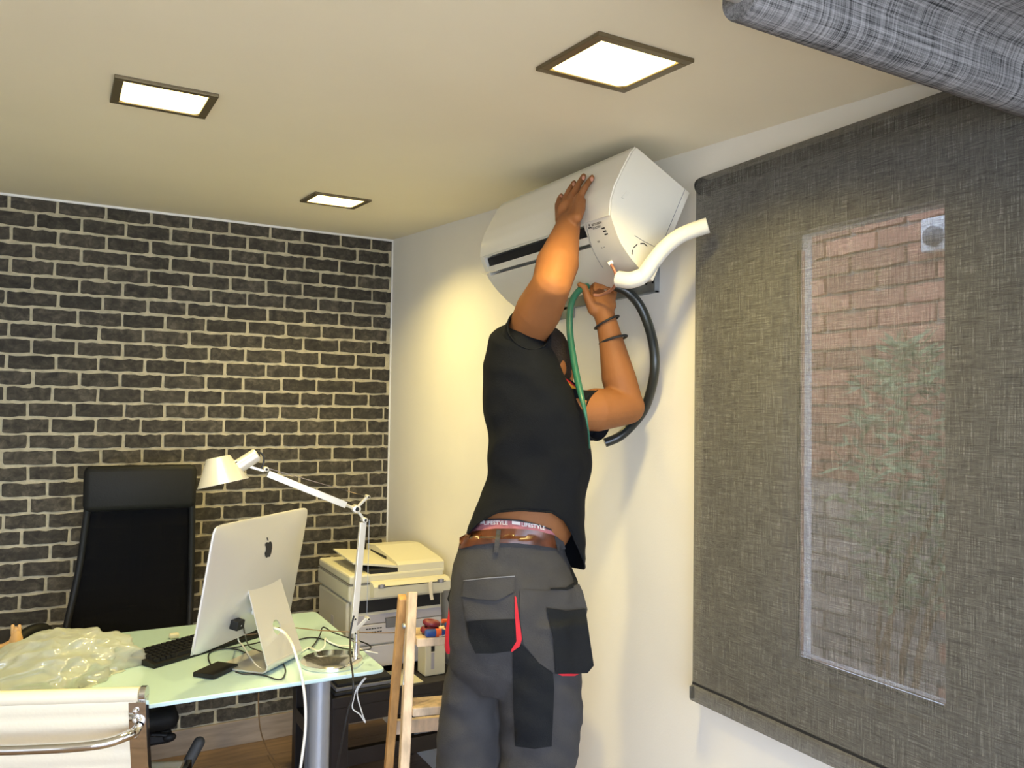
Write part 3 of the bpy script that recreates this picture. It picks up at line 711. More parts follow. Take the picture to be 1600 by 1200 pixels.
# ------------------------------------------------------------------ desk lamp (arms lie in a plane parallel to the back wall)
LY = -1.39
def L_(u, v, dy=0): return onY(u, v, LY+dy)
lb = Vector((-.689, -1.365, DZ))
lm = thing('desk_lamp', lb, 'silver balanced-arm desk lamp on a polished round base', 'lamp')
obj('base', MB().lathe(lb, (0, 0, 1), [(0, .097), (.002, .099), (.013, .099), (.0155, .096), (.016, .0)], 56), M['alup'], lm, 40)
pb0 = Vector((-.616, LY, DZ+.016)); pj = L_(553, 985)
obj('post', MB().lathe(pb0, (0, 0, 1), [(0, .018), (.004, .018), (.006, .0115), (.05, .0115), (.052, .0085), ((pj-pb0).z, .0085)], 24), M['alup'], lm, 40)
def bar(mb, a, b, w, h): # flat bar between two points
    a, b = Vector(a), Vector(b); t = (b-a).normalized(); y_ = Vector((0, 1, 0)); s_ = t.cross(y_).normalized()
    return mb.box((a+b)/2, ((b-a).length, w, h), Matrix((t, y_, s_)).transposed(), .0012)
e1 = L_(567, 816); lo = L_(553, 972)
mb = MB(); bar(mb, L_(553, 990, -.009), L_(555, 955, -.009), .003, .018); bar(mb, L_(553, 990, .009), L_(555, 955, .009), .003, .018); bar(mb, L_(555, 985, .0), L_(574, 966, .0), .004, .012)
obj('lower_bracket', mb, M['alus'], lm)
obj('lower_arm', bar(MB(), lo, e1, .017, .0205), M['alus'], lm)
obj('tension_rod', MB().tube([L_(573, 968), L_(577, 812)], .0009, 6), M['greym'], lm)
hub = L_(556, 795); kj = L_(569, 812); tp = L_(574, 776)
mb = MB(); bar(mb, kj, hub, .010, .008); bar(mb, hub, tp, .010, .008); obj('elbow_bracket', mb, M['alus'], lm)
for p, r_ in ((hub, .013), (kj, .0085), (tp, .006), (L_(553, 988), .006), (L_(553, 966), .006), (L_(574, 966), .006), (L_(415, 733), .008), (L_(368, 722), .006)):
    k_ = obj('joint_knob', MB().lathe(p+Vector((0, .013, 0)), (0, -1, 0), [(0, r_), (.026, r_), (.028, r_*.6)], 18), M['alus'], lm, 40)
    obj('knob_dot', MB().lathe(p+Vector((0, -.0145, 0)), (0, -1, 0), [(0, r_*.55), (.0012, r_*.5)], 14), M['black'], k_)
a0, a1 = L_(418, 740), L_(540, 789)
obj('upper_arm', bar(MB(), a0, a1, .017, .021), M['alus'], lm)
obj('upper_arm_rod', MB().tube([a1, hub], .005, 8), M['alus'], lm)
obj('tension_wire', MB().tube([L_(416, 731), tp], .0013, 6), M['chrome'], lm)
obj('head_fork', bar(MB(), L_(368, 722), L_(412, 736), .012, .008), M['alus'], lm)
sb_, st_ = L_(349, 755), L_(342, 717); ax = (st_-sb_).normalized(); ax = (ax+Vector((0, .12, 0))).normalized()
obj('shade', MB().lathe(sb_, ax, [(0, .0735), (-.0015, .0745), (0, .075), (.002, .0735), (.072, .038), (.078, .036), (.080, .033), (.080, .018), (.079, .018), (.078, .032), (.070, .036), (.001, .072)], 48, closed=True), M['alus'], lm, 35)
obj('shade_slot', MB().lathe(sb_+ax*.0785, ax, [(0, .018), (.001, .017)], 24), M['dark'], lm)
h0, h1 = L_(352, 742), L_(402, 710)
obj('lamp_housing', MB().lathe(h0, h1-h0, [(0, .015), (.02, .020), (.045, .0215), ((h1-h0).length-.004, .0215), ((h1-h0).length, .018)], 28), M['alus'], lm, 40)
obj('bulb', MB().ell(sb_+ax*.035, ((.018, 0, 0), (0, .018, 0), (0, 0, .024))), M['white'], lm, 180)
obj('lamp_wire', MB().tube([L_(398, 709), L_(404, 706), L_(411, 712), L_(412, 722), L_(408, 733)], .0032, 10, 5), M['cableb'], lm, 60)

# ------------------------------------------------------------------ keyboard, drive and small things on the desk
kz = DZ
k0 = onZ(241, 1043, kz+.005); kd = (onZ(372, 1004, kz+.005)-k0); kd.z = 0; kd.normalize(); kp = Vector((-kd.y, kd.x, 0))
kl, kw_ = .44, .135
kc = k0 + kd*kl/2 + kp*kw_/2; KM = Matrix((kd, kp, Z)).transposed()
kb = thing('keyboard', (kc.x, kc.y, kz), 'black computer keyboard lying on the glass desk behind the computer', 'keyboard')
def kpt(x, y_, z): return Vector((k0.x, k0.y, kz)) + kd*x + kp*y_ + Z*z
obj('case', MB().rings([[kpt(a, b, z) for a, b, z in ((0, 0, .001), (0, kw_, .001), (0, kw_, .026), (0, .0, .012))], [kpt(a, b, z) for a, b, z in ((kl, 0, .001), (kl, kw_, .001), (kl, kw_, .026), (kl, 0, .012))]]), M['black'], kb)
kme = None
for r_ in range(6):
    x = .014; j = 0
    while x < kl-.02:
        w_ = .018 if not (r_ == 0 and .09 < x < .2) else .095
        y_ = .012 + r_*.0195; z_ = .012+.014*(y_/kw_)+.005
        if kme is None:
            mbk = MB().rings([[(-.5, -.5, 0), (.5, -.5, 0), (.5, .5, 0), (-.5, .5, 0)], [(-.38, -.38, 1), (.38, -.38, 1), (.38, .38, 1), (-.38, .38, 1)]])
            kme = bpy.data.meshes.new('key'); kme.from_pydata([tuple(v) for v in mbk.v], [], mbk.f); fix(kme); kme.materials.append(M['black'])
        o = bpy.data.objects.new('key', kme); COL.objects.link(o); o.parent = kb
        c = kpt(x+w_/2, y_+.009, z_-.004)-ORIG[kb.name]
        o.matrix_local = Matrix.Translation(c) @ KM.to_4x4() @ Matrix.Diagonal((w_-.0015, .017, .010, 1)); x += w_+.001
h = [onZ(u, v, DZ) for u, v in ((300, 1056), (350, 1063), (371, 1047), (328, 1040))]
hc = sum(h, Vector())/4; hd = (h[1]-h[0]).normalized(); hp = Vector((-hd.y, hd.x, 0))
tag(obj('external_drive', MB().box(hc+Z*.0085, (.078, .115, .014), Matrix((hd, hp, Z)).transposed(), .002), M['black'], None), 'flat black portable hard drive on the desk in front of the computer', 'hard drive')
ec = onZ(272, 994, DZ+.008)
tag(obj('rubber_eraser', MB().box((ec.x, ec.y, DZ+.010), (.034, .024, .018), None, .006), M['ivory'], None, 50), 'small cream eraser on the desk behind the keyboard', 'eraser')
# jointed wooden figure
fc = Vector((-1.585, -.76, DZ))
fg = thing('wooden_figure', fc, 'small jointed beech wood figure at the left end of the desk', 'figurine')
def F_(u, v): return onY(u, v, fc.y)
obj('torso', MB().lathe(F_(24, 1013), F_(26, 988)-F_(24, 1013), [(0, .018), (.01, .024), (.035, .019), (.05, .014), (.058, .010)], 18), M['toy'], fg, 40)
obj('neck', MB().cap(F_(25, 992), F_(25, 984), .010, .010), M['toy'], fg, 60)
for du in (-5, 5): obj('finger_prong', MB().cap(F_(25+du, 990), F_(25+du*1.05, 978), .0068, .0055), M['toy'], fg, 60)
for a, b in (((16, 1004), (2, 1010)), ((33, 1004), (46, 1003)), ((2, 1010), (-14, 1014))): obj('arm', MB().cap(F_(*a), F_(*b), .0085, .007), M['toy'], fg, 60)
obj('pelvis', MB().ell(Vector((F_(24, 1014).x, fc.y, DZ+.018)), ((.03, 0, 0), (0, .02, 0), (0, 0, .0175))), M['toy'], fg, 60)
# plastic bag
bc = Vector((-1.525, -1.10, DZ)); mb = MB(); bm = bmesh.new(); bmesh.ops.create_icosphere(bm, subdivisions=6, radius=1)
for v in bm.verts:
    p = v.co.copy(); q = Vector((p.x*2.6, p.y*2.6, p.z*2.2))
    fold = 0
    for k, (fr, am) in enumerate(((.7, .10), (1.5, .075), (3.4, .025))):
        fold += am*(1-2*abs(noise.noise(q*fr+Vector((k*7.1, 3.3, 1.2)))*1.6))
    rr = 1 + fold; th = math.atan2(p.y, p.x)
    ex = .245*(1+.12*math.sin(3*th+1)); ey = .20*(1+.1*math.sin(4*th))
    z = abs(p.z)**.8*(1 if p.z > 0 else -1)
    prof = .108*(.50+.50*math.cos((p.x-.45)*1.9))
    vx, vy = p.x*ex*rr, p.y*ey*rr; vz = max(.0015, z*prof*rr + .012 if p.z > 0 else .0015 + .004*abs(fold))
    v.co = bc + Vector((vx, vy, vz))
bm.verts.index_update(); mb.add([v.co.copy() for v in bm.verts], [[v.index for v in f.verts] for f in bm.faces]); bm.free()
tag(obj('plastic_bag', mb, M['bag'], None, 180), 'crumpled clear plastic bag lying on the glass desk', 'bag')

# cables
def cable(name, pts, r, m, label, cat='cable', grp=None):
    return tag(obj(name, MB().tube(pts, r, 10, 6), m, None, 80), label, cat, grp)
def T(u, v, h=.004): return onZ(u, v, DZ+h)
H0 = upr(0, hole_t, .002)
cable('power_cable', [pwr+CNt*.01, H0-CN*.028+Z*.004, H0-CN*.006-Z*.004, H0+CN*.016-Z*.008, H0+CN*.035-Z*.02, onD(456, 1006, 2.42), onD(464, 1030, 2.39), onD(472, 1060, 2.37), onD(477, 1100, 2.36), onD(477, 1140, 2.36), onD(473, 1175, 2.36), onD(468, 1210, 2.36), onD(455, 1300, 2.37), onD(430, 1440, 2.42)], .0042, M['cablew'], 'thick white power cable running from the computer over the desk edge')
cable('usb_cable', [usb+CNt*.03, T(372, 998, .035), T(380, 1010, .02), T(392, 1028, .012), T(404, 1042, .008), T(414, 1047, .006), T(424, 1044, .006), T(428, 1036, .008)], .0024, M['cablew'], 'thin white cable with plug behind the computer')
cable('drive_cable', [T(368, 1050, .008), T(380, 1053), T(395, 1053), T(415, 1056), T(434, 1062), T(443, 1058), T(446, 1046), T(440, 1034), T(425, 1025, .006), T(405, 1017, .01), T(388, 1008, .02), usb+CNt*.03+CW*.01], .0022, M['cableb'], 'thin black cable looping from the portable drive')
cable('looped_cable', [T(331, 1041), T(326, 1030), T(328, 1020), T(345, 1014), T(365, 1014), T(382, 1019), T(387, 1026), T(378, 1034), T(360, 1041)], .0022, M['cableb'], 'black cable curled beside the portable drive')
cable('long_black_cable', [T(340, 1014), T(365, 1012, .006), T(395, 1006, .008), T(420, 1001, .006), T(460, 1000), T(485, 996), T(505, 999), T(520, 1007, .004), T(537, 1013), T(560, 1016, .03), T(578, 1014), T(577, 1008), T(560, 1001), T(540, 995), T(520, 988, .02), T(505, 980, .03), T(500, 992, .01), T(490, 1008, .008), T(482, 1014)], .0024, M['cableb'], 'black cable winding between the computer and the lamp base')
cable('brown_cable', [onD(380, 992, 2.6), onD(400, 990, 2.62), onD(420, 982, 2.66), onD(460, 981, 2.72), onD(500, 985, 2.76), onD(560, 988, 2.8), onD(600, 989, 2.84), onD(634, 988, 2.9), onD(660, 987, 3.0)], .0018, M['cableo'], 'thin brown cable stretched from the computer to the printer')
cable('white_loop_cable', [T(472, 1018), T(483, 1012, .006), T(497, 1017, .02), T(507, 1010, .022), T(508, 998, .03), T(513, 1002, .02), T(530, 1009, .01), T(548, 1010, .02), T(568, 1016, .018), T(590, 1021)], .0026, M['cablew'], 'white cable looped over the polished lamp base')
cable('lamp_cable', [L_(553, 962, -.02), L_(549, 980, -.022), L_(547, 1000, -.03), onD(548, 1030, 2.50), onD(551, 1052, 2.40), onD(552, 1072, 2.375), onD(551, 1090, 2.38), onD(544, 1110, 2.38), onD(537, 1145, 2.38), onD(527, 1200, 2.4), onD(505, 1330, 2.5)], .0030, M['cableb'], 'black lamp cable hanging over the right corner of the desk')
cable('hanging_white_cable', [onD(570, 1059, 2.62), onD(558, 1075, 2.62), onD(553, 1090, 2.62), onD(551, 1107, 2.62), onD(562, 1116, 2.62), onD(571, 1129, 2.62), onD(566, 1115, 2.62), onD(558, 1085, 2.62), onD(562, 1072, 2.62), onD(572, 1059, 2.62)], .0022, M['cablew'], 'thin white cable dangling in a loop below the desk corner')
cable('grey_floor_cable', [onD(404, 1083, 2.55), onD(404, 1110, 2.58), onD(407, 1140, 2.62), onD(415, 1165, 2.7), onD(430, 1190, 2.8), onD(455, 1215, 2.9)], .0022, M['cableo'], 'thin brown cable hanging under the middle of the desk')

# ------------------------------------------------------------------ bench with printer
BX0, BX1, BY_0, BY_1 = -.571, -.03, -1.0, -.42
bn = thing('side_table', (-.3, -.7, 0), 'black wooden side table under the printer in the corner', 'table')
for lx in (BX0, BX1-.062):
    for ly in (BY_0, BY_1-.06): obj('leg', MB().bb((lx, ly, 0), (lx+.062, ly+.06, .462), .002), M['bench'], bn)
for (a, b) in (((BX0+.062, BY_0, .40), (BX1-.062, BY_0+.025, .462)), ((BX0+.062, BY_0+.002, .24), (BX1-.062, BY_0+.03, .30)), ((BX0, BY_0+.06, .24), (BX0+.03, BY_1-.06, .30)), ((BX1-.03, BY_0+.06, .24), (BX1, BY_1-.06, .30)), ((BX0+.062, BY_1-.03, .24), (BX1-.062, BY_1, .30))): obj('rail', MB().bb(a, b, .002), M['bench'], bn)
obj('table_top', MB().bb((BX0-.003, BY_0-.003, .462), (BX1+.003, BY_1+.003, .503), .003), M['bench'], bn)
for k in range(3):
    tag(obj('folder', MB().bb((-.56+.006*k, -.985+.005*k, .5035+.014*k), (-.34+.004*k, -.83, .516+.014*k), .002), (M['blackm'], M['greytab'], M['black'])[k], None), ('bottom', 'middle', 'top')[k]+' dark folder of the flat stack beside the printer base', 'folder', None)
tag(obj('paper_sheet', MB().bb((-.335, -.985, .5035), (-.205, -.81, .506)), M['ivory'], None), 'pale sheet of paper on the black side table', 'paper')
# printer
PYF = -.80; PZ = .505
pr = thing('printer', (-.245, -.60, PZ), 'yellowed white multifunction laser printer on the black side table', 'printer')
def PP(u, v, y_=PYF): return onY(u, v, y_)
px0, px1 = -.453, -.045
def zat(v, u=600): return PP(u, v).z
body = MB(); body.bb((px0+.012, PYF+.01, PZ+.02), (px1, -.38, .80), .006); body.bb((px0, PYF+.035, PZ+.08), (px0+.03, -.37, .79), .008)
obj('body', body, M['ivory'], pr)
for fx in (px0+.05, px1-.05):
    for fy in (PYF+.05, -.43): obj('foot', MB().bb((fx-.02, fy-.02, PZ), (fx+.02, fy+.02, PZ+.022), .003), M['black'], pr)
z_dr = zat(1003, 627)
obj('paper_drawer', MB().bb((px0+.016, PYF-.004, PZ+.022), (px1-.004, PYF+.012, z_dr), .005), M['pinkwhite'], pr)
z_ft = zat(969, 632); obj('front_cover', MB().bb((px0+.016, PYF-.006, z_dr+.006), (px1-.004, PYF+.012, z_ft), .005), M['pinkwhite'], pr)
z_up = zat(950, 600)
obj('output_cover', MB().prism([(px0+.016, PYF-.004, z_ft+.004), (px0+.016, PYF+.012, z_ft+.004), (px0+.016, PYF+.05, z_up+.02), (px0+.016, PYF+.03, z_up+.02)], (px1-px0-.02, 0, 0)), M['lilac'], pr)
for u0, v0, u1, v1, mname, nm in ((602, 965, 621, 978, 'greytab', 'tray_handle'),): a, b = PP(u0, v0), PP(u1, v1); obj(nm, MB().bb((a.x, PYF-.014, b.z), (b.x, PYF+.003, a.z), .003), M[mname], pr)
a, b = PP(571, 981), PP(595, 988)
for i in range(6):
    for j in range(2): x = a.x+(b.x-a.x)*i/5.6; z = a.z-(a.z-b.z)*(j+.2)*.55; obj('vent_slot', MB().bb((x, PYF-.0075, z-.004), (x+.0085, PYF-.005, z)), M['dark'], pr)
a = PP(628, 978); obj('indicator', MB().bb((a.x, PYF-.0075, a.z-.016), (a.x+.012, PYF-.005, a.z)), M['dark'], pr)
z_sc0, z_sc1 = zat(939, 570), zat(903, 560)
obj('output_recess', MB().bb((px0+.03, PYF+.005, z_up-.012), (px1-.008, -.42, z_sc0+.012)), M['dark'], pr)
obj('left_pillar', MB().bb((px0+.008, PYF-.002, .79), (px0+.04, PYF+.12, z_sc0+.02), .004), M['pinkwhite'], pr)
obj('scanner_body', MB().bb((px0-.004, PYF-.006, z_sc0), (px1+.004, -.36, z_sc0+.066), .008), M['ivory'], pr)
obj('scanner_seam', MB().bb((px0-.0045, PYF-.0065, z_sc0+.066), (px1+.0045, -.36, z_sc0+.069)), M['greytab'], pr)
lid = obj('scanner_lid', MB().bb((px0+.0, PYF-.004, z_sc0+.069), (px1+.002, -.36, z_sc0+.105), .008), M['ivory'], pr)
# control panel protruding over the front
c0, c1 = PP(584, 912, PYF-.05), PP(697, 938, PYF-.05)
obj('control_panel', MB().prism([(c0.x, PYF-.055, c0.z-.055), (c0.x, PYF+.0, c0.z-.065), (c0.x, PYF+.0, c0.z+.0), (c0.x, PYF-.035, c0.z-.002), (c0.x, PYF-.055, c0.z-.015)], (px1+.01-c0.x, 0, 0)), M['ivory'], pr)
obj('panel_groove', MB().bb((c0.x+.03, PYF-.0565, c0.z-.0175), (px1-.01, PYF-.054, c0.z-.0145)), M['dark'], pr)
for uu in (597, 689):
    q = PP(uu, 915, PYF-.056); obj('button_group', MB().bb((q.x-.016, PYF-.060, c0.z-.020), (q.x+.012, PYF-.054, c0.z-.006), .001), M['greytab'], pr); obj('button', MB().bb((q.x-.009, PYF-.0615, c0.z-.018), (q.x+.004, PYF-.060, c0.z-.003)), M['lilac'], pr)
lp = [PP(676, 907, PYF-.065), PP(673, 912, PYF-.067), PP(674, 925, PYF-.067), PP(676, 937, PYF-.066)]
obj('paper_strip', MB().rings([[p+Vector((-.009, 0, 0)), p+Vector((.005, 0, 0)), p+Vector((.005, .002, 0)), p+Vector((-.009, .002, 0))] for p in spline(lp, 4)]), M['creamleather'], pr)
# document feeder
zt = z_sc0+.105
a = PP(622, 893, PYF); fx = a.x
obj('feeder_body', MB().prism([(fx, PYF+.0, zt-.012), (fx, -.40, zt-.002), (fx, -.40, zt+.055), (fx, -.52, zt+.065), (fx, PYF+.03, zt+.036), (fx, PYF+.004, zt+.026)], (px1+.006-fx, 0, 0)), M['ivory'], pr)
obj('feeder_mouth', MB().bb((fx-.001, PYF+.14, zt+.018), (fx+.002, -.46, zt+.04)), M['dark'], pr)
obj('feeder_slot', MB().bb((fx-.12, PYF+.002, zt+.0), (fx, PYF+.2, zt+.014)), M['dark'], pr)
ty0 = PYF+.01
obj('document_tray', MB().rings([[(fx+.002, ty0, zt+.014), (fx+.002, -.44, zt+.024), (fx+.002, -.44, zt+.034), (fx+.002, ty0, zt+.024)], [(px0+.03, ty0+.04, zt+.036), (px0+.03, -.47, zt+.05), (px0+.03, -.47, zt+.056), (px0+.03, ty0+.04, zt+.042)]]), M['ivory'], pr)
for z_ in (.66, .58): obj('side_grip', MB().bb((px0-.001, -.6, z_), (px0+.001, -.56, z_+.04)), M['pinkwhite'], pr)
dv = PP(663, 1050, -.90)
dd = thing('white_device', (-.175, -.90, .5035), 'small white upright box with a dark vertical slot in front of the printer', 'device')
da, db = PP(664, 1053, -.93), PP(692, 1008, -.93)
obj('case', MB().bb((da.x, -.93, .5035), (db.x+.012, -.85, .66), .004), M['ivory'], dd)
obj('slot', MB().bb((da.x+.025, -.9315, .60), (da.x+.04, -.9295, .648)), M['dark'], dd)
obj('cover_line', MB().bb((da.x+.026, -.9315, .53), (da.x+.039, -.9295, .595)), M['lilac'], dd)

# ------------------------------------------------------------------ black office chair
OCY = -.47
oc = thing('office_chair', (-1.21, -.55, 0), 'black high-back mesh office chair behind the desk, facing the room', 'chair')
def O_(u, v, y_=OCY): return onY(u, v, y_)
hl, hr_ = O_(131, 728), O_(305, 792)
obj('headrest', MB().box(((hl.x+hr_.x)/2, OCY-.012, (hl.z+hr_.z)/2), (hr_.x-hl.x, .055, hl.z-hr_.z), None, .024), M['leather'], oc, 60)
hs = obj('head_seam', MB().tube([Vector((hl.x+.02, OCY-.040, hl.z-.012)), Vector(((hl.x+hr_.x)/2, OCY-.0405, hl.z-.010)), Vector((hr_.x-.02, OCY-.040, hl.z-.012))], .0012, 6, 4), M['black'], oc)
rows = [(785, 134, 304), (830, 128, 304), (880, 121, 303), (930, 111, 302), (990, 98, 299), (1030, 96, 296)]
Lp, Rp = [], []
for i, (v, a, b) in enumerate(rows):
    y_ = OCY + .03*math.sin(math.pi*i/5) - (.02 if i > 3 else 0)
    Lp.append(O_(a+4, v, y_)); Rp.append(O_(b-4, v, y_))
zb = .50; Lp.append(Vector((Lp[-1].x+.04, OCY-.03, zb))); Rp.append(Vector((Rp[-1].x-.04, OCY-.03, zb)))
obj('back_frame', MB().tube(Lp, .013, 12, 4).tube(Rp, .013, 12, 4).tube([Lp[-1], Rp[-1]], .013, 12), M['black'], oc, 60)
rs = []
for a, b in zip(spline(Lp, 4), spline(Rp, 4)):
    rs.append([a.lerp(b, t/8)+Vector((0, .012*math.sin(math.pi*t/8), 0)) for t in range(9)]+[a.lerp(b, t/8)+Vector((0, .012*math.sin(math.pi*t/8)+.002, 0)) for t in range(8, -1, -1)])
obj('mesh_back', MB().rings(rs), M['mesh'], oc, 180)
la = [O_(u, v, OCY+.045) for u, v in ((118, 968), (150, 956), (205, 948), (255, 955), (292, 968))]
obj('lumbar_bar', MB().tube(la, .012, 10, 5), M['blackm'], oc, 60)
obj('rear_bar', MB().tube([Vector((-1.2, OCY+.06, 1.15)), Vector((-1.2, OCY+.085, .9)), Vector((-1.2, OCY+.06, .6)), Vector((-1.2, OCY-.05, .42))], .022, 12, 4), M['black'], oc, 60)
obj('seat', MB().box((-1.28, -.72, .495), (.38, .46, .07), None, .03), M['leather'], oc, 60)
for s_ in (-1, 1):
    x = -1.215+s_*.29
    if s_ < 0: pts = [O_(u, v, OCY-.02) for u, v in ((80, 990), (66, 980), (45, 984), (24, 998), (14, 1012))]; pts = [Vector((-1.50, OCY-.03, .52))]+[Vector((-1.515, OCY-.03, .66))]+pts[:0]+[Vector((-1.50, -.50, .735)), Vector((-1.535, -.53, .757)), Vector((-1.58, -.58, .745)), Vector((-1.60, -.64, .715)), Vector((-1.58, -.72, .69))]
    else: pts = [Vector((-.935, OCY-.03, .52)), Vector((-.92, OCY-.03, .64)), Vector((-.92, -.55, .70)), Vector((-.92, -.65, .705)), Vector((-.93, -.74, .70))]
    obj('armrest', MB().tube(pts, .020, 12, 5), M['black'], oc, 60)
    obj('arm_bracket', MB().tube([Vector((-1.215+s_*.2, -.6, .44)), Vector((-1.215+s_*.28, -.55, .45)), pts[0]], .014, 10, 4), M['black'], oc, 60)
obj('column', MB().lathe((-1.215, -.70, .09), (0, 0, 1), [(0, .028), (.15, .028), (.151, .02), (.30, .02), (.301, .045), (.33, .06)], 20), M['black'], oc, 40)
for k in range(5):
    a = math.radians(72*k+20); d = Vector((math.cos(a), math.sin(a), 0)); c = Vector((-1.215, -.70, 0))
    obj('base_leg', MB().tube([c+Z*.11, c+d*.15+Z*.105, c+d*.31+Z*.075], lambda t: .024-.008*t, 10, 3), M['black'], oc, 60)
    obj('castor', MB().cyl(c+d*.31+Z*.026+Vector((-d.y, d.x, 0))*.02, c+d*.31+Z*.026-Vector((-d.y, d.x, 0))*.02, .026, 18), M['black'], oc, 40)
obj('mechanism', MB().box((-1.2, -.72, .40), (.2, .22, .05), None, .012), M['black'], oc)
obj('height_lever', MB().tube([onY(236, 1148, -.85), onY(262, 1149, -.85), onY(270, 1153, -.85)], .008, 10, 3).ell(onY(265, 1152, -.85), ((.022, 0, 0), (0, .014, 0), (0, 0, .016))), M['black'], oc, 60)
obj('tilt_lever', MB().cap(onD(311, 1160, 3.0), onD(262, 1252, 2.95), .021, .021), M['greyrod'], oc, 60)

# ------------------------------------------------------------------ white chair in the foreground
w0 = onD(226, 1077, 2.10); w1 = onZ(0, 1084, w0.z); wd = (w1-w0).normalized(); wf = Vector((wd.y, -wd.x, 0)); wf = wf if wf.y > 0 else -wf
WCW = .47
def WP(s, n, z): return Vector((w0.x, w0.y, 0)) + wd*s + wf*n + Z*z
wc = thing('white_chair', WP(WCW/2, .25, 0), 'white ribbed leather office chair with chrome frame in the left foreground', 'chair')
zt = w0.z
# back profile: list of (n, z) from the top roll down to the seat front
bp = []
for k in range(40):
    t = k/39; z = zt-.018 - t*(zt-.018-.47); n = .00 + .085*t**1.3; bp.append((n, z))
for k in range(10): a = math.radians(9*k+4); bp.append((.085+.05*(1-math.cos(a)), .47-.045*math.sin(a)))
for k in range(34): t = k/33; bp.append((.14+.36*t, .425+.012*t*t))
sS = [0]
for (a, b), (c, d) in zip(bp[:-1], bp[1:]): sS.append(sS[-1]+math.hypot(c-a, d-b))
rs = []
for i, ((n, z), s) in enumerate(zip(bp, sS)):
    a = bp[max(0, i-1)]; b = bp[min(len(bp)-1, i+1)]; tn, tz_ = b[0]-a[0], b[1]-a[1]; L = math.hypot(tn, tz_); nn, nz = -(-tz_/L), -(tn/L)
    rib = .0065*abs(math.sin(math.pi*s/.047))**.5
    back = (n+(-abs(nn))*(.004+rib)*(1 if tz_ < 0 else 1)*(abs(tz_)/L), z-(.004+rib)*(tn/L)); front = (n+(abs(tz_)/L)*(.004+rib), z+(.004+rib)*(tn/L))
    rs.append([WP(.018, *back), WP(WCW-.018, *back), WP(WCW-.018, *front), WP(.018, *front)])
obj('ribbed_sling', MB().rings(rs), M['creamleather'], wc, 50)
obj('top_roll', MB().cyl(WP(.012, .0, zt-.012), WP(WCW-.012, .0, zt-.012), .0185, 24), M['creamleather'], wc, 40)
for s_ in (0, WCW):
    fr = [(n, z) for n, z in bp]
    rs = []
    for i in range(0, len(fr), 2):
        n, z = fr[i]; a = fr[max(0, i-1)]; b = fr[min(len(fr)-1, i+1)]; tn, tz_ = b[0]-a[0], b[1]-a[1]; L = math.hypot(tn, tz_); pn, pz = tz_/L*.013, -tn/L*.013
        rs.append([WP(s_-.007, n+pn, z+pz), WP(s_+.009, n+pn, z+pz), WP(s_+.009, n-pn, z-pz), WP(s_-.007, n-pn, z-pz)])
    sf = obj('side_frame', MB().rings(rs), M['chrome'], wc, 40)
    obj('end_cap', MB().lathe(WP(s_-.006, .0, zt-.012), wd*(1 if s_ else 1), [(0, .021), (.014, .021), (.017, .017)], 24), M['chrome'], wc, 40)
    inn = .016 if s_ == 0 else WCW-.016
    plt = obj('frame_plate', MB().rings([[WP(inn-.012, -.006+.085*t**1.3-.004, zt-.03-t*(zt-.49)), WP(inn+.020*(1 if s_ == 0 else 0)+.0, -.006+.085*t**1.3-.004, zt-.03-t*(zt-.49)), WP(inn+.02*(1 if s_ == 0 else 0), -.006+.085*t**1.3-.001, zt-.03-t*(zt-.49)), WP(inn-.012, -.006+.085*t**1.3-.001, zt-.03-t*(zt-.49))] for t in [i/12 for i in range(13)]]), M['chrome'], wc, 40)
    for dz in (.052, .075, .115): obj('bolt', MB().lathe(WP(inn+.002, .002, zt-dz), -wf, [(0, .008), (.014, .008), (.018, .005), (.019, 0)], 16), M['chrome'], wc, 40)
hb = [WP(.012, -.005, zt-.095), WP(.020, -.035, zt-.100), WP(.07, -.062, zt-.110), WP(.15, -.07, zt-.114), WP(WCW/2, -.072, zt-.114), WP(WCW-.15, -.07, zt-.114), WP(WCW-.07, -.062, zt-.110), WP(WCW-.02, -.035, zt-.100), WP(WCW-.012, -.005, zt-.095)]
obj('handle_bar', MB().tube(hb, .0125, 18, 6), M['chrome'], wc, 60)
obj('column', MB().lathe(WP(WCW/2, .30, .09), (0, 0, 1), [(0, .026), (.16, .026), (.161, .018), (.30, .018), (.301, .05), (.325, .05)], 20), M['chrome'], wc, 40)
for k in range(5):
    a = math.radians(72*k); d = Vector((math.cos(a), math.sin(a), 0)); c = WP(WCW/2, .30, 0)
    obj('base_leg', MB().tube([c+Z*.11, c+d*.15+Z*.10, c+d*.29+Z*.07], lambda t: .02-.006*t, 10, 3), M['chrome'], wc, 60)
    obj('castor', MB().cyl(c+d*.29+Z*.024+Vector((-d.y, d.x, 0))*.018, c+d*.29+Z*.024-Vector((-d.y, d.x, 0))*.018, .024, 18), M['black'], wc, 40)

# ------------------------------------------------------------------ stepladder
Lw = Vector((math.sin(math.radians(103)), math.cos(math.radians(103)), 0))
Pt, Pf, Pr = onD(644, 925, 2.35), onD(612, 1615, 2.05), onD(590, 1410, 2.6)
Pf.z = 0; Pr.z = 0
LW0, LW1 = .34, .47
ld = thing('stepladder', Vector(((Pf.x+Pr.x)/2+.2, (Pf.y+Pr.y)/2, 0)), 'worn wooden stepladder with tools on its top step beside the man', 'ladder')
def rail(a, b, w, h, name, m):
    a, b = Vector(a), Vector(b); t = (b-a).normalized(); s_ = (Lw - t*Lw.dot(t)).normalized(); n_ = t.cross(s_)
    mb = MB().box((a+b)/2, (w, h, (b-a).length), Matrix((s_, n_, t)).transposed(), .003); return obj(name, mb, m, ld)
rail(Pf+Z*.006, Pt, .026, .042, 'front_rail', M['woodp']); rail(Pf+Lw*LW1+Z*.006, Pt+Lw*LW0-Z*.14, .026, .042, 'front_rail', M['woodp'])
back_off = Vector((-.225, -.974, 0))*-.035
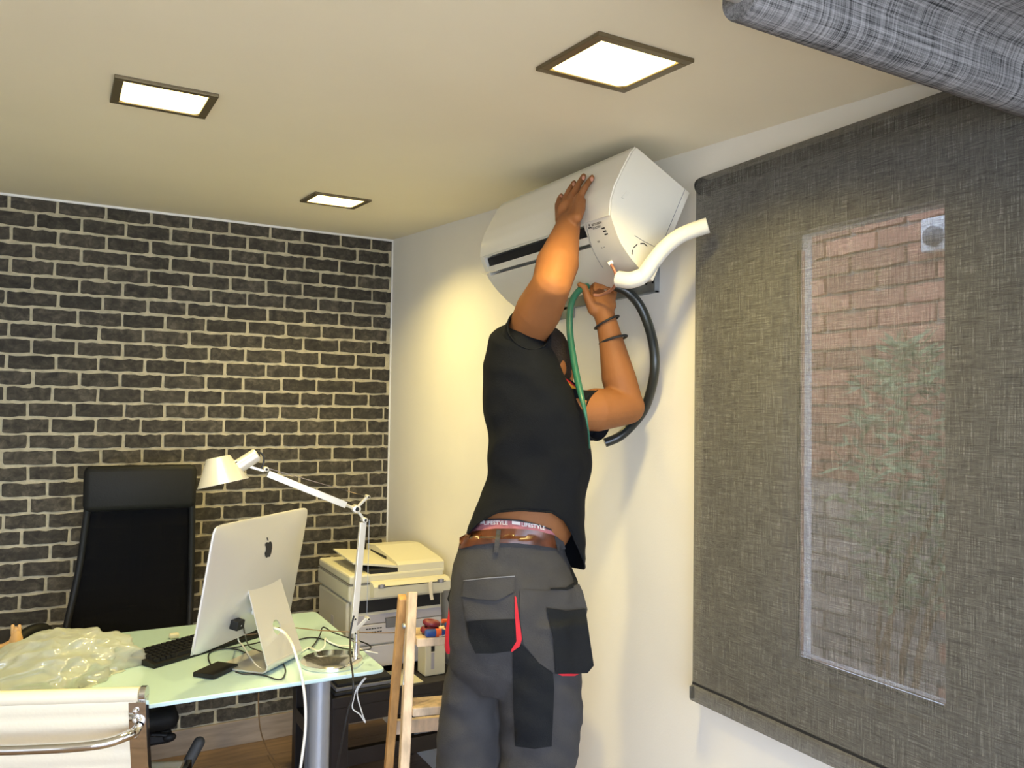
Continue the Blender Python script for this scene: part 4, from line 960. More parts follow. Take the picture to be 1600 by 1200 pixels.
rail(Pr+Z*.006, Pt+back_off-Lw*.022-Z*.02, .024, .036, 'rear_rail', M['wood']); rail(Pr+Lw*LW1+Z*.006, Pt+back_off+Lw*(LW0+.02)-Z*.16, .024, .036, 'rear_rail', M['wood'])
def fr_at(z): t = z/Pt.z; a = Pf.lerp(Pt, t); return Vector((a.x, a.y, z)), (LW1+(LW0-LW1)*t)
Ld = Vector((-.225, -.974, 0))
for z, dep in ((.918, .12), (.735, .085), (.505, .09), (.260, .11)):
    a, w_ = fr_at(z); obj('step', MB().box(a+Lw*w_/2-Ld*(.01), (w_-.024, dep, .024), Matrix((Lw, Ld, Z)).transposed(), .003), M['woodp'], ld)
for z in (.60, .25):
    t = z/Pt.z; a = Pr.lerp(Pt+back_off, t); w_ = LW1+(LW0-LW1)*t; obj('rear_crossbar', MB().box(Vector((a.x, a.y, z))+Lw*w_/2, (w_, .018, .042), Matrix((Lw, Ld, Z)).transposed(), .002), M['woodp'], ld)
obj('hinge_strap', MB().tube([onD(638, 962, 2.32), onD(637, 1000, 2.30), onD(631, 1070, 2.27)], .004, 8, 3), M['chrome'], ld, 60)
obj('hinge_bolt', MB().lathe(onD(633, 978, 2.31), -Lw, [(0, .008), (.006, .008), (.009, .004)], 12), M['greym'], ld, 40)
# tools on the top step
ta, tw = fr_at(.930); tz0 = .930
def TP(s, n): return Vector((ta.x, ta.y, tz0)) + Lw*s - Ld*n
tag(obj('tape_roll', MB().torus(TP(.055, -.01)+Z*.012, (0, 0, 1), .019, .009, 28, 10), M['maroon'], None, 60), 'maroon roll of electrical tape on the ladder step', 'tape')
tag(obj('tape_roll', MB().torus(TP(.060, -.008)+Z*.030, (.2, 0, 1), .018, .0085, 28, 10), M['maroon'], None, 60), 'second maroon tape roll leaning on top of the first', 'tape')
def screwdriver(a, b, mh, lab):
    a, b = Vector(a), Vector(b); d = (b-a).normalized(); t = thing('screwdriver', a, lab, 'screwdriver')
    obj('handle', MB().lathe(a, d, [(0, .007), (.004, .011), (.05, .011), (.06, .007), (.075, .010), (.08, .006)], 12), mh, t, 40)
    obj('grip_ring', MB().lathe(a+d*.03, d, [(0, .0118), (.016, .0118)], 14), M['orange'], t, 40)
    obj('shaft', MB().cyl(a+d*.08, b, .003, 8), M['chrome'], t, 40)
screwdriver(TP(.035, -.045)+Z*.012, TP(.17, -.035)+Z*.006, M['blue'], 'blue handled screwdriver at the front of the ladder step')
screwdriver(TP(.105, .02)+Z*.012, TP(.24, .03)+Z*.006, M['maroon'], 'dark red handled screwdriver at the back of the ladder step')
pl_ = thing('pliers', TP(.15, -.03), 'small blue and orange handled pliers lying on the ladder step', 'pliers')
for s_ in (-1, 1): obj('handle', MB().tube([TP(.09, -.03+s_*.02)+Z*.034, TP(.12, -.03+s_*.022)+Z*.032, TP(.155, -.03+s_*.006)+Z*.030], .006, 10, 4), M['orange'] if s_ > 0 else M['blue'], pl_, 60)
obj('jaw', MB().box(TP(.175, -.03)+Z*.030, (.045, .016, .009), Matrix((Lw, Ld, Z)).transposed(), .003), M['greym'], pl_)
tag(obj('paper_wrapper', MB().bb(TP(.075, -.052)+Vector((0, 0, .001)), TP(.075, -.052)+Vector((.075, .03, .006)), .001), M['creamleather'], None), 'crumpled cream paper scrap under the tools on the ladder step', 'paper')

# ------------------------------------------------------------------ the man
def mid(p, q, D): return onD((p[0]+q[0])/2, (p[1]+q[1])/2, D)
def ring(p, q, D, b, n=40, tilt=0.0, pw=1.0, sc_=1.0):
    """elliptical ring whose silhouette passes through the pixels p and q at depth D; b = half depth"""
    P, Q = onD(*p, D), onD(*q, D); c = (P+Q)/2; A = (Q-P)/2*sc_; B = (FH + Z*tilt)*b; out = []
    for k in range(n):
        t = 2*math.pi*k/n; ct, st = math.cos(t), math.sin(t)
        ct = math.copysign(abs(ct)**pw, ct); st = math.copysign(abs(st)**pw, st); out.append(c+A*ct+B*st)
    return out
man_base = onD(800, 1470, 2.12); man_base.z = .272
man = thing('person', man_base, 'man in navy polo and grey work trousers reaching up to the air conditioner', 'person')

# --- body (one continuous surface)
b = MB()
b.rings([ring(p, q, D, bb, 32) for p, q, D, bb in (
    ((835, 535), (868, 560), 2.20, .04), ((800, 540), (880, 590), 2.19, .085), ((772, 560), (886, 616), 2.18, .10), ((768, 605), (894, 644), 2.175, .105), ((770, 660), (908, 680), 2.17, .108),
    ((775, 710), (905, 730), 2.165, .10), ((772, 750), (903, 765), 2.16, .097), ((758, 785), (901, 800), 2.15, .098), ((744, 812), (899, 824), 2.145, .102), ((734, 835), (887, 846), 2.14, .104),
    ((728, 862), (872, 866), 2.14, .096), ((722, 905), (884, 905), 2.135, .104), ((722, 950), (886, 950), 2.13, .105), ((735, 1000), (875, 1000), 2.12, .08))])
hd_c = onD(846, 566, 2.24); hf = Vector((.86, .25, .30)).normalized(); hl_ = Vector((-.28, .96, 0)).normalized(); hu = hf.cross(hl_).normalized(); hu = hu if hu.z > 0 else -hu
b.ell(hd_c, (hf*.095, hl_*.074, hu*.100), 28, 18)                        # skull
b.ell(hd_c+hf*.045-hu*.055, (hf*.052, hl_*.050, hu*.060), 20, 12)        # jaw
b.cap(hd_c+hf*.092-hu*.012, hd_c+hf*.110-hu*.030, .009, .013)            # nose
b.ell(hd_c+hf*.088-hu*.062, (hf*.012, hl_*.024, hu*.008), 12, 8)         # lips
for s_ in (-1, 1): b.ell(hd_c+hl_*.074*s_-hu*.012-hf*.004, (hf*.018, hl_*.009, hu*.030), 12, 8)
b.cap(hd_c-hu*.05-hf*.02, onD(850, 640, 2.20), .056, .062)               # neck
LS, LE, LWr = onD(820, 528, 2.15), onD(861, 447, 2.00), onD(889, 348, 2.115)
b.cap(onD(812, 560, 2.17), LS, .066, .055, 20); b.cap(LS, LS.lerp(LE, .55), .054, .060, 20); b.cap(LS.lerp(LE, .55), LE, .060, .050, 20)
b.cap(LE, LE.lerp(LWr, .35), .049, .055, 20); b.cap(LE.lerp(LWr, .35), LE.lerp(LWr, .8), .054, .037, 20); b.cap(LE.lerp(LWr, .8), LWr, .037, .031, 20)
RS, RE, RW = onD(880, 645, 2.15), onD(980, 636, 2.245), onD(948, 505, 2.26)
b.cap(RS, RS.lerp(RE, .5), .050, .058, 20); b.cap(RS.lerp(RE, .5), RE, .060, .049, 20)
b.cap(RE, RE.lerp(RW, .35)+RH*-.004, .047, .048, 20); b.cap(RE.lerp(RW, .35)+RH*-.004, RE.lerp(RW, .8), .048, .034, 20); b.cap(RE.lerp(RW, .8), RW, .034, .030, 20)
def ac_hit(u, v, off=0.0):
    """point on the unit's front panel seen at this pixel, lifted off it"""
    a_ = .2125+off; O = ACp(a_, 0, 0); A = ACp(a_, 1, 0)-O; B = ACp(a_, 0, 1)-O; Nn = A.cross(B); d = ray(u, v)
    return CAM + d*((O-CAM).dot(Nn)/d.dot(Nn))
# left hand: palm flat on the panel, fingers pointing up
palm = [((905, 309), (901, 340)), ((895, 306), (893, 345)), ((884, 311), (884, 347)), ((873, 320), (876, 345))]
for (k0_, k1_), rr in zip(palm, (.0135, .0135, .013, .012)):
    b.cap(ac_hit(*k0_, .016), ac_hit(*k1_, .024), rr, .015, 12)
b.cap(ac_hit(884, 342, .026), LWr, .017, .027, 14); b.cap(ac_hit(895, 342, .026), LWr, .017, .027, 14)
b.ell(ac_hit(888, 328, .020), (RH*.030, FH*.014, Z*.030), 16, 10)
fing = [((905, 309), (914, 293), (925, 277), .0092), ((895, 306), (903, 290), (912, 275), .0095), ((884, 311), (890, 297), (897, 285), .0090), ((873, 320), (874, 311), (877, 305), .0082)]
for a_, m_, t_, rr in fing:
    b.cap(ac_hit(*a_, .017), ac_hit(*m_, .019), rr+.0012, rr+.0004, 12); b.cap(ac_hit(*m_, .019), ac_hit(*t_, .010), rr, rr-.0012, 12)
b.cap(ac_hit(903, 340, .018), ac_hit(909, 326, .012), .012, .0105, 12); b.cap(ac_hit(909, 326, .012), ac_hit(911, 313, .009), .0100, .0085, 12)
# right hand: closed around the pipe tail under the unit
HD = 2.27
b.cap(RW, onD(941, 482, HD), .029, .030, 16); b.ell(onD(940, 476, HD), (RH*.042, FH*.020, Z*.036), 18, 12)
b.cap(onD(928, 484, HD-.01), onD(918, 464, HD-.018), .018, .0125, 12); b.cap(onD(918, 464, HD-.018), onD(913, 449, HD-.02), .0115, .0105, 12); b.cap(onD(913, 449, HD-.02), onD(906, 445, HD-.022), .0102, .0088, 12)
for (x0_, x1_, x2_), rr in zip((((928, 464), (926, 450), (932, 443)), ((938, 461), (937, 447), (943, 441)), ((949, 461), (949, 448), (954, 442)), ((958, 465), (960, 454), (963, 447))), (.0098, .010, .0098, .0088)):
    b.cap(onD(*x0_, HD), onD(*x1_, HD+.012), rr+.001, rr, 12); b.cap(onD(*x1_, HD+.012), onD(*x2_, HD-.012), rr, rr-.001, 12); b.cap(onD(*x2_, HD-.012), onD(x2_[0]-2, x2_[1]+9, HD-.028), rr-.001, rr-.002, 12)
# legs and ankles inside the trousers
for (hx, hv, hD), (kx, kv, kD), (fx_, fv, fD) in (((762, 960, 2.16), (733, 1210, 2.15), (738, 1405, 2.17)), ((835, 960, 2.10), (842, 1210, 2.09), (836, 1405, 2.11))):
    h_, k_, a_ = onD(hx, hv, hD), onD(kx, kv, kD), onD(fx_, fv, fD); a_.z = .36
    b.cap(h_, k_, .078, .052, 18); b.cap(k_, k_.lerp(a_, .4), .052, .053, 18); b.cap(k_.lerp(a_, .4), a_, .053, .036, 18)
bo = obj('body', b, M['skin'], man, normals=False); voxel(bo, .0042, 5, .5)
# --- face, nails, hair
for s_ in (-1, 1):
    e = hd_c+hf*.086+hl_*.030*s_+hu*.012; obj('eye', MB().ell(e, (hf*.010, hl_*.013, hu*.008), 12, 8), M['eye'], man, 180); 
    obj('eyebrow', MB().cap(e+hu*.018-hl_*.013+hf*.002, e+hu*.018+hl_*.013+hf*.002, .0035, .003, 8), M['hair'], man, 180)
hm = MB(); bm = bmesh.new(); bmesh.ops.create_icosphere(bm, subdivisions=5, radius=1)
for v in bm.verts:
    p = v.co.copy(); face = p.x; low = p.z
    k = 1.09 + .035*noise.noise(p*6) + .02*noise.noise(p*17)
    if face > .45+.2*p.z or low < -.55: k = .86
    v.co = hd_c + hf*(p.x*.095*k) + hl_*(p.y*.074*k) + hu*(p.z*.100*k)
bm.verts.index_update(); hm.add([v.co.copy() for v in bm.verts], [[v.index for v in f.verts] for f in bm.faces]); bm.free()
obj('hair', hm, M['hair'], man, 180)
for (_, _, t_, rr) in fing:
    q = ac_hit(t_[0]-.3, t_[1]+3, .0185); obj('fingernail', MB().ell(q, (RH*.0048, FH*.0018, Z*.0065), 10, 6), M['skind'], man, 180)
# collar with striped tipping
cn = onD(868, 600, 2.205); cdir = (onD(887, 577, 2.22)-onD(862, 603, 2.20)); up_c = (Z*.8+RH*.55).normalized()
def collar(off0, off1, m, name, r_=.066):
    ax_ = up_c; u_ = ax_.orthogonal().normalized(); w_ = ax_.cross(u_); rs = []
    for q in range(40):
        t = 2*math.pi*q/40; d = math.cos(t)*u_+math.sin(t)*w_
        rs.append([cn+ax_*off0+d*r_*1.04, cn+ax_*off1+d*r_, cn+ax_*off1+d*(r_-.003), cn+ax_*off0+d*(r_*1.04-.003)])
    return obj(name, MB().rings(rs, closed=True), m, man, 60)
collar(-.045, .006, M['shirt'], 'collar'); collar(.006, .010, M['red'], 'collar_stripe'); collar(.010, .021, M['yellow'], 'collar_stripe'); collar(.021, .025, M['red'], 'collar_stripe'); collar(.025, .029, M['shirt'], 'collar_edge')

# --- trousers
t = MB()
t.rings([ring(p, q, D, bb, 36, tl_, .92) for p, q, D, bb, tl_ in (
    ((722, 838), (880, 840), 2.14, .112, -.16), ((716, 856), (884, 862), 2.14, .116, -.12), ((708, 880), (892, 884), 2.135, .120, -.05), ((704, 905), (904, 908), 2.13, .128, 0), ((702, 950), (912, 950), 2.125, .134, 0),
    ((700, 1000), (913, 1000), 2.12, .130, 0), ((703, 1040), (908, 1040), 2.12, .118, 0), ((725, 1075), (895, 1075), 2.12, .09, 0))])
t.rings([ring(p, q, D, bb, 32, 0, .95) for p, q, D, bb in (
    ((712, 960), (800, 960), 2.15, .10), ((704, 1020), (798, 1020), 2.155, .104), ((694, 1060), (793, 1060), 2.155, .100), ((687, 1100), (787, 1100), 2.155, .096), ((682, 1150), (787, 1150), 2.15, .092), ((680, 1200), (789, 1200), 2.15, .09), ((688, 1300), (790, 1300), 2.155, .084), ((694, 1380), (778, 1380), 2.165, .078), ((700, 1410), (772, 1410), 2.17, .07))])
t.rings([ring(p, q, D, bb, 32, 0, .95) for p, q, D, bb in (
    ((780, 960), (908, 960), 2.10, .112), ((776, 1020), (910, 1020), 2.095, .112), ((774, 1060), (910, 1060), 2.09, .108), ((778, 1100), (912, 1100), 2.09, .106), ((781, 1150), (908, 1150), 2.09, .100), ((779, 1200), (899, 1200), 2.09, .096), ((788, 1300), (888, 1300), 2.10, .086), ((793, 1380), (882, 1380), 2.11, .08), ((797, 1410), (876, 1410), 2.115, .07))])
to = obj('trousers', t, M['trouser'], man, normals=False); voxel(to, .0055, 8, .5)
def folds(o, fn):
    me = o.data; n = len(me.vertices); co = np.empty(n*3); me.vertices.foreach_get('co', co); no = np.array([tuple(v.normal) for v in me.vertices]); co = co.reshape(-1, 3); base = np.array(ORIG[man.name])
    d = np.array([fn(Vector(c)) for c in co+base]); co += no*d[:, None]; me.vertices.foreach_set('co', co.ravel()); me.update()
def fold_tr(p):
    u, v = px(p); w = min(1, max(0, (v-900)/250)); kn = math.exp(-((v-1130)/60)**2)
    a = noise.noise(Vector((p.x*9+p.y*5, p.y*9, p.z*22+p.x*14)))*.006*(.4+w) + noise.noise(p*30)*.0018
    a += -.007*abs(noise.noise(Vector((p.x*7, p.y*7+2, p.z*16))))*(kn+.3)
    return a
folds(to, fold_tr)
def bvh_of(*objs):
    vs, fs = [], []
    for o in objs:
        off = ORIG[o.name] if o.parent is None else ORIG[man.name]; k = len(vs)
        vs += [v.co+off for v in o.data.vertices]; fs += [tuple(i+k for i in p.vertices) for p in o.data.polygons]
    return BVHTree.FromPolygons(vs, fs)
def hit(bv, u, v, off):
    d = ray(u, v).normalized(); loc, nrm, _, _ = bv.ray_cast(CAM, d)
    if loc is None: return None
    if nrm.dot(d) > 0: nrm = -nrm
    return loc + nrm*off
def patch(name, bv, poly, th, m, Dm=2.05, step=5, lift=.0006, round_=0, parent=None, umax=None):
    """cloth piece sewn on a garment: its outline follows poly, the sheet hugs the surface below it"""
    P = [Vector(p) for p in poly]; dense = []
    for i, a in enumerate(P):
        c = P[(i+1) % len(P)]; n = max(1, int((c-a).length/step)); dense += [a.lerp(c, k/n) for k in range(n)]
    N = len(dense); xs = [p.x for p in dense]; ys = [p.y for p in dense]; inn = []
    def inside(x, y_):
        r = False; j = N-1
        for i in range(N):
            if (dense[i].y > y_) != (dense[j].y > y_) and x < (dense[j].x-dense[i].x)*(y_-dense[i].y)/(dense[j].y-dense[i].y)+dense[i].x: r = not r
            j = i
        return r
    x = min(xs)
    while x < max(xs):
        y_ = min(ys)
        while y_ < max(ys):
            if inside(x, y_) and min((Vector((x, y_))-q).length for q in dense) > step*.6: inn.append(Vector((x, y_)))
            y_ += step
        x += step
    r = delaunay_2d_cdt(dense+inn, [(i, (i+1) % N) for i in range(N)], [], 1, 1e-5)
    pts = r[0]; faces = [tuple(f) for f in r[2]]
    locs = []
    for p in pts:
        l = hit(bv, p.x if umax is None else min(p.x, umax), p.y, lift)
        if l is not None and umax is not None and p.x > umax: l = onD(p.x, p.y, (l-CAM).dot(FWD)+(p.x-umax)*.0006)
        locs.append(l)
    ok = [l for l in locs if l is not None]
    def dep(l): return (l-CAM).dot(FWD)
    dd = [dep(l) for l in ok]; med = sorted(dd)[len(dd)//2] if dd else Dm
    for i, l in enumerate(locs):
        if l is None:
            best = min(((pts[j]-pts[i]).length, dep(locs[j])) for j in range(len(pts)) if locs[j] is not None) if ok else (0, Dm)
            locs[i] = onD(pts[i].x, pts[i].y, best[1]+.001*best[0])
    cen = [CAM-l for l in locs]
    mb = MB(); n = len(locs); topv = []
    nrm = [None]*n
    for i, l in enumerate(locs):
        q = (CAM-l).normalized(); topv.append(l+q*th)
    mb.v = topv + [l-(CAM-l).normalized()*.002 for l in locs]
    mb.f = faces + [tuple(n+i for i in f[::-1]) for f in faces]
    ed = {}
    for f in faces:
        for a, c in zip(f, f[1:]+f[:1]): ed[(a, c)] = 1
    for (a, c) in list(ed):
        if (c, a) not in ed: mb.f.append((c, a, a+n, c+n))
    return obj(name, mb, m, parent or man, 50)
bt = bvh_of(to)
patch('pocket_body', bt, [(721, 934), (774, 939), (806, 925), (807, 972), (810, 1010), (800, 1018), (742, 1022), (731, 1000)], .003, M['trouser'])
bt2 = bt
patch('pocket_panel', bt, [(728, 971), (762, 968), (805, 967), (807, 1000), (801, 1017), (770, 1021), (743, 1021), (733, 1000)], .0055, M['panel'])
patch('pocket_gusset', bt, [(804, 931), (806.5, 933), (811, 965), (815.5, 998), (812, 1010), (799, 1019), (799, 1015), (807, 1002), (805, 965)], .0075, M['red'], step=3)
patch('pocket_flap', bt, [(724, 906.5), (765, 902), (804.7, 899.5), (802, 925), (788, 933), (774.5, 938.6), (746, 936), (720, 932)], .0075, M['trouser'])
patch('flap_stitching', bt, [(724, 906.5), (765, 902), (804.7, 899.5), (804.4, 901), (765, 903.6), (724, 908)], .0085, M['greytab'], step=3)
patch('side_pocket', bt, [(812, 921), (850, 923), (880, 921), (905, 912), (911, 925), (918, 952), (900, 1050), (868, 1053), (842, 1036), (818, 1006), (812, 965)], .0042, M['trouser'], umax=896)
patch('side_pocket_panel', bt, [(854, 950), (885, 954), (915, 951), (922, 1000), (928, 1040), (918, 1052), (868, 1053), (865, 1000)], .012, M['panel'], umax=896)
patch('side_pocket_lining', bt, [(870, 1052), (904, 1053), (898, 1056), (878, 1056)], .008, M['red'], step=3)
patch('knife_pocket', bt, [(801, 1020), (815, 1006), (842, 1036), (864, 1052), (866, 1075), (862, 1166), (835, 1170), (805, 1166), (802, 1100)], .005, M['panel'])
patch('pocket_opening_edge', bt, [(893, 886), (903, 908), (902, 916), (886, 922), (860, 922), (860, 919), (884, 918), (898, 909), (891, 890)], .006, M['panel'], step=3)
g = MB(); g.rings([ring(p, q, D, bb, 14) for p, q, D, bb in (((702, 936), (708, 940), 2.13, .01), ((700, 960), (711, 962), 2.12, .018), ((696, 985), (712, 988), 2.115, .024), ((694.5, 1010), (712, 1012), 2.115, .026), ((697, 1019), (711, 1018), 2.115, .02))]); obj('left_pocket_lining', g, M['red'], man, 60)
g = MB(); g.rings([ring(p, q, D, bb, 14) for p, q, D, bb in (((704, 918), (709, 920), 2.13, .012), ((699, 935), (709, 938), 2.122, .02), ((703, 947), (711, 948), 2.12, .014))]); obj('left_pocket_edge', g, M['panel'], man, 60)
# belt and elastic band
bb_ = bvh_of(to, bo)
patch('belt', bb_, [(718, 840), (730, 833), (745, 829), (775, 826), (805, 826), (840, 829), (868, 837), (870, 857), (840, 852), (805, 848.5), (775, 848.5), (745, 851), (717, 858)], .006, M['belt'], step=4)
patch('waistband', bb_, [(868, 840), (880, 846), (886, 862), (889, 878), (884, 874), (870, 857), (840, 852), (805, 848.5), (775, 848.5), (745, 851), (717, 858), (714, 866), (745, 857), (775, 854), (805, 854), (840, 858), (868, 864), (879, 882), (882, 876), (872, 858)][:2]+[(884, 858), (872, 858)], .004, M['trouser'], step=4)
patch('belt_loop', bb_, [(776, 827), (783, 828), (779, 863), (771, 864)], .0095, M['trouser'], step=4)
patch('belt_loop', bb_, [(866, 836), (874, 842), (878, 862), (871, 860)], .0085, M['trouser'], step=4)
band = patch('elastic_band', bb_, [(727, 840), (738, 828), (752, 817), (760, 812.5), (780, 811), (812, 814), (840, 821), (860, 828), (870, 839), (868, 843), (840, 835), (805, 831), (775, 831), (745, 834)], .0045, M['band'], step=4)
patch('band_edge', bb_, [(752, 814), (760, 811), (780, 810), (812, 812.5), (840, 819), (862, 827), (862, 829.5), (840, 821.5), (812, 815), (780, 812.5), (760, 813.5), (752, 817)], .0055, M['blackm'], step=3)
def on_band(txt, u0, size, m):
    vs, fs = text_mesh(txt, size, .2); mb = MB(); out = []
    for x, y_, _ in vs:
        u = u0+x; vb = 820.5 + .0014*(u-782)**2*(1 if u < 782 else 1.15) - y_ - .2; p = hit(bb_, u, vb, .0068); out.append(p if p is not None else onD(u, vb, 2.04))
    mb.add(out, fs); return obj('lettering', mb, m, man, normals=False)
on_band('LIFESTYLE', 758.5, 8.2, M['printw']); on_band('LIFESTYLE', 815, 8.2, M['printw'])
patch('band_bar', bb_, [(750, 814.5), (757, 813), (757, 818), (750, 819.5)], .006, M['printw'], step=3); patch('band_bar', bb_, [(800, 814), (813, 815.5), (813, 820.5), (800, 819)], .006, M['printw'], step=3)

# --- polo shirt
rowsS = [((808, 506), (852, 535), 2.175, .075), ((786, 508), (868, 556), 2.172, .105), ((768, 525), (882, 590), 2.17, .122), ((758, 556), (899, 620), 2.168, .130), ((756, 600), (913, 648), 2.165, .132), ((757, 650), (919, 682), 2.165, .128), ((762, 700), (921, 722), 2.16, .122),
         ((765, 738), (920, 757), 2.155, .120), ((753, 775), (917, 800), 2.15, .122), ((737, 808), (912, 845), 2.145, .128), ((727, 838), (907, 888), 2.14, .132), ((719, 866), (902, 915), 2.135, .134)]
NS = 72
def srow(t):
    t = max(0, min(len(rowsS)-1.001, t)); i = int(t); f = t-i
    i0, i1, i2, i3 = max(0, i-1), i, i+1, min(len(rowsS)-1, i+2)
    def cr_(a, b_, c, d): return .5*((2*b_)+(c-a)*f+(2*a-5*b_+4*c-d)*f*f+(-a+3*b_-3*c+d)*f**3)
    A, B_, C_, D_ = rowsS[i0], rowsS[i1], rowsS[i2], rowsS[i3]
    return tuple(tuple(cr_(A[k][j], B_[k][j], C_[k][j], D_[k][j]) for j in (0, 1)) for k in (0, 1)) + tuple(cr_(A[k], B_[k], C_[k], D_[k]) for k in (2, 3))
def spt(t, th):
    p, q, D, bb = srow(t); P, Q = onD(*p, D), onD(*q, D); c = (P+Q)/2; ct, st = math.cos(th), math.sin(th)
    return c+(Q-P)/2*math.copysign(abs(ct)**.93, ct)+FH*bb*math.copysign(abs(st)**.93, st)
def hem_v(c, s_):
    back = [(-1, 838), (-.85, 815), (-.6, 800), (-.2, 797), (.25, 800), (.5, 813), (.72, 836), (.86, 858), (1, 888)]
    front = [(-1, 838), (0, 868), (1, 888)]
    tb = back if s_ < 0 else front
    for (a, va), (d, vd) in zip(tb[:-1], tb[1:]):
        if a <= c <= d: return va+(vd-va)*(c-a)/(d-a)
    return tb[-1][1]
cols = []; NT = 64
for k in range(NS):
    th = 2*math.pi*k/NS; lo_, hi_ = 5.0, len(rowsS)-1.001; target = hem_v(max(-1, min(1, math.cos(th))), math.sin(th))
    for _ in range(22):
        m_ = (lo_+hi_)/2
        if px(spt(m_, th))[1] < target: lo_ = m_
        else: hi_ = m_
    tend = lo_; col = []
    for i in range(NT):
        t_ = tend*i/(NT-1); p = spt(t_, th); p2, q2, _, _ = srow(t_); c = (onD(*p2, 2.16)+onD(*q2, 2.16))/2; n_ = (p-c).normalized()
        u, v = px(p)
        # pulled folds running from the raised shoulder and across the waist
        dx, dy = u-790, v-560
        f1 = math.sin((u*.62+v*.78)*.062+1.8*noise.noise(Vector((u*.012, v*.012, 0))))*.0030*min(1, max(0, (v-640)/80))
        f2 = -abs(noise.noise(Vector((u*.020+v*.012, v*.016-u*.012, 3.3))))*.014
        f3 = noise.noise(Vector((p.x*14, p.y*14, p.z*9)))*.006
        tp_ = min(1, i/6)
        col.append(p+n_*(f1+f2+f3+.004)*tp_)
    cols.append(col)
s = MB(); s.rings([[cols[k][i] for k in range(NS)] for i in range(NT)], capa=True, capb=False)
def sleeve(mb, segs, n=36):
    rs = []
    for c, ax_, ra, rb, tw in segs:
        ax_ = ax_.normalized(); u_ = (RH-ax_*RH.dot(ax_)).normalized(); w_ = ax_.cross(u_)
        rs.append([c + u_*ra*math.cos(2*math.pi*q/n) + w_*rb*math.sin(2*math.pi*q/n) for q in range(n)])
    return rs
dL = (LE-LS)
c0_, c1_ = onD(812, 572, 2.17), onD(827, 514, 2.085)
for c, r_ in ((c0_.lerp(c1_, t_), .083-.010*t_) for t_ in (0,)): pass
segL = []
for i in range(9):
    t_ = i/8; c = c0_.lerp(c1_, t_); segL.append((c, (Z*(.9-.35*t_)-FH*(.3+.55*t_)+RH*.22), .084-.027*t_**1.3+.002*math.sin(t_*9), .080-.016*t_+.002*math.cos(t_*7), 0))
rl = sleeve(s, segL); s.rings(rl, capa=True, capb=False)
inn = sleeve(s, [(c, a, x-.003, y_-.003, 0) for c, a, x, y_, _ in segL[::-1]][:4]); s.rings([rl[-1]]+inn, capa=False, capb=False)
segR = []
d0, d1 = onD(882, 650, 2.155), onD(935, 649, 2.185)
for i in range(9):
    t_ = i/8; c = d0.lerp(d1, t_); segR.append((c, (d1-d0)+Z*.002, .076-.010*t_+.002*math.sin(t_*8), .074+.004*t_, 0))
def sleeveR(segs, n=36):
    rs = []
    for c, ax_, ra, rb, _ in segs:
        u_ = (Z+RH*.05).normalized(); w_ = (RH*.55+FH*.82).normalized()
        rs.append([c + u_*ra*math.cos(2*math.pi*q/n) + w_*rb*math.sin(2*math.pi*q/n) for q in range(n)])
    return rs
rr_ = sleeveR(segR); s.rings(rr_, capa=True, capb=False); s.rings([rr_[-1]]+sleeveR([(c, a, x-.003, y_-.003, 0) for c, a, x, y_, _ in segR[::-1]][:4]), capa=False, capb=False)
so = obj('polo_shirt', s, M['shirt'], man, normals=True); so.data.polygons.foreach_set('use_smooth', [True]*len(so.data.polygons))
sm = so.modifiers.new('s', 'SOLIDIFY'); sm.thickness = .002; sm.offset = -1; apply_mods(so)
for nm, rg in (('sleeve_cuff', rl[-1]), ('sleeve_cuff', rr_[-1])): obj(nm, MB().tube(rg+[rg[0]], .0022, 6), M['shirt'], man, 60)
obj('hem', MB().tube([cols[k % NS][-1] for k in range(NS+1)], .0022, 6), M['shirt'], man, 60)
# bracelets on the right wrist
for (ul, vl), (ur, vr), rr, dpt in (((929.5, 513), (966.5, 494.5), .0030, .036), ((937.5, 537), (979, 525.5), .0036, .042)):
    P, Q = onD(ul, vl, 2.26), onD(ur, vr, 2.26); c = (P+Q)/2; A = (Q-P)/2; Bv = FH*dpt - Z*.004; ax_ = A.cross(Bv).normalized()
    obj('bracelet', MB().torus(c, ax_, 1, rr, 40, 8, squash=(A, Bv)), M['blackm'], man, 60)
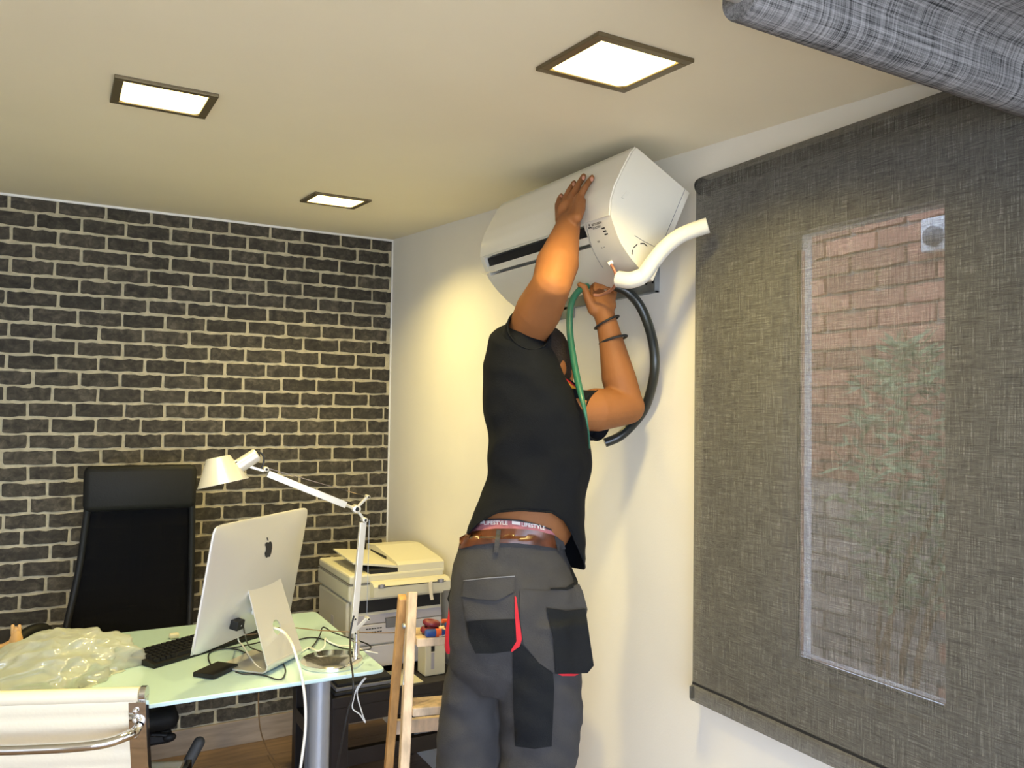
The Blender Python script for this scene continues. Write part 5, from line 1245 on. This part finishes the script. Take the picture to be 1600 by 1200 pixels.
# work shoes on the ladder's low step
for (fx_, fD) in ((738, 2.165), (836, 2.11)):
    a_ = onD(fx_, 1405, fD); a_.z = .272; f_ = (FH*.35+Vector((1, 0, 0))*.8).normalized() if False else Vector((.55, .83, 0)).normalized(); s_ = Vector((f_.y, -f_.x, 0))
    rs = []
    for d, w_, h_ in ((-.075, .018, .05), (-.07, .034, .095), (-.03, .040, .105), (.03, .041, .085), (.08, .046, .062), (.13, .048, .05), (.165, .040, .042), (.185, .018, .03)):
        rs.append([a_+f_*d+s_*w_*math.cos(q)*1.0+Z*(max(0, math.sin(q))*h_+.014 if math.sin(q) > 0 else .014*(1+math.sin(q))) for q in [2*math.pi*k/20 for k in range(20)]])
    sh = obj('shoe', MB().rings(rs), M['black'], man, 60)
    obj('shoe_collar', MB().torus(a_+f_*-.01+Z*.10, Z, .043, .011, 20, 8), M['blackm'], man, 60)

# finer pieces belong to the part they sit on
def move_under(root, part, pref):
    kids = [o for o in bpy.data.objects if o.parent == root]; p = next(o for o in kids if o.name.split('.')[0] == part)
    for o in kids:
        if o is not p and o.name.split('.')[0].startswith(pref): o.parent = p
move_under(man, 'trousers', ('pocket', 'side_pocket', 'knife', 'flap', 'left_pocket', 'waistband', 'belt_loop'))
move_under(man, 'elastic_band', ('band_', 'lettering'))
move_under(man, 'polo_shirt', ('sleeve_cuff', 'hem', 'collar'))
move_under(man, 'body', ('eye', 'eyebrow', 'fingernail'))
move_under(pr, 'control_panel', ('button', 'panel_groove')); move_under(pr, 'front_cover', ('tray_handle', 'vent_slot', 'indicator')); move_under(pr, 'scanner_lid', ('feeder', 'document_tray'))
move_under(ac, 'body', ('lettering', 'emblem', 'small_print', 'indicator', 'seam', 'cover_seam', 'knock_out', 'side_badge'))
for root in (oc, wc):
    legs = [o for o in root.children if o.name.startswith('base_leg')]; cas = [o for o in root.children if o.name.startswith('castor')]
    for a_, b_ in zip(sorted(legs, key=lambda o: o.name), sorted(cas, key=lambda o: o.name)): b_.parent = a_
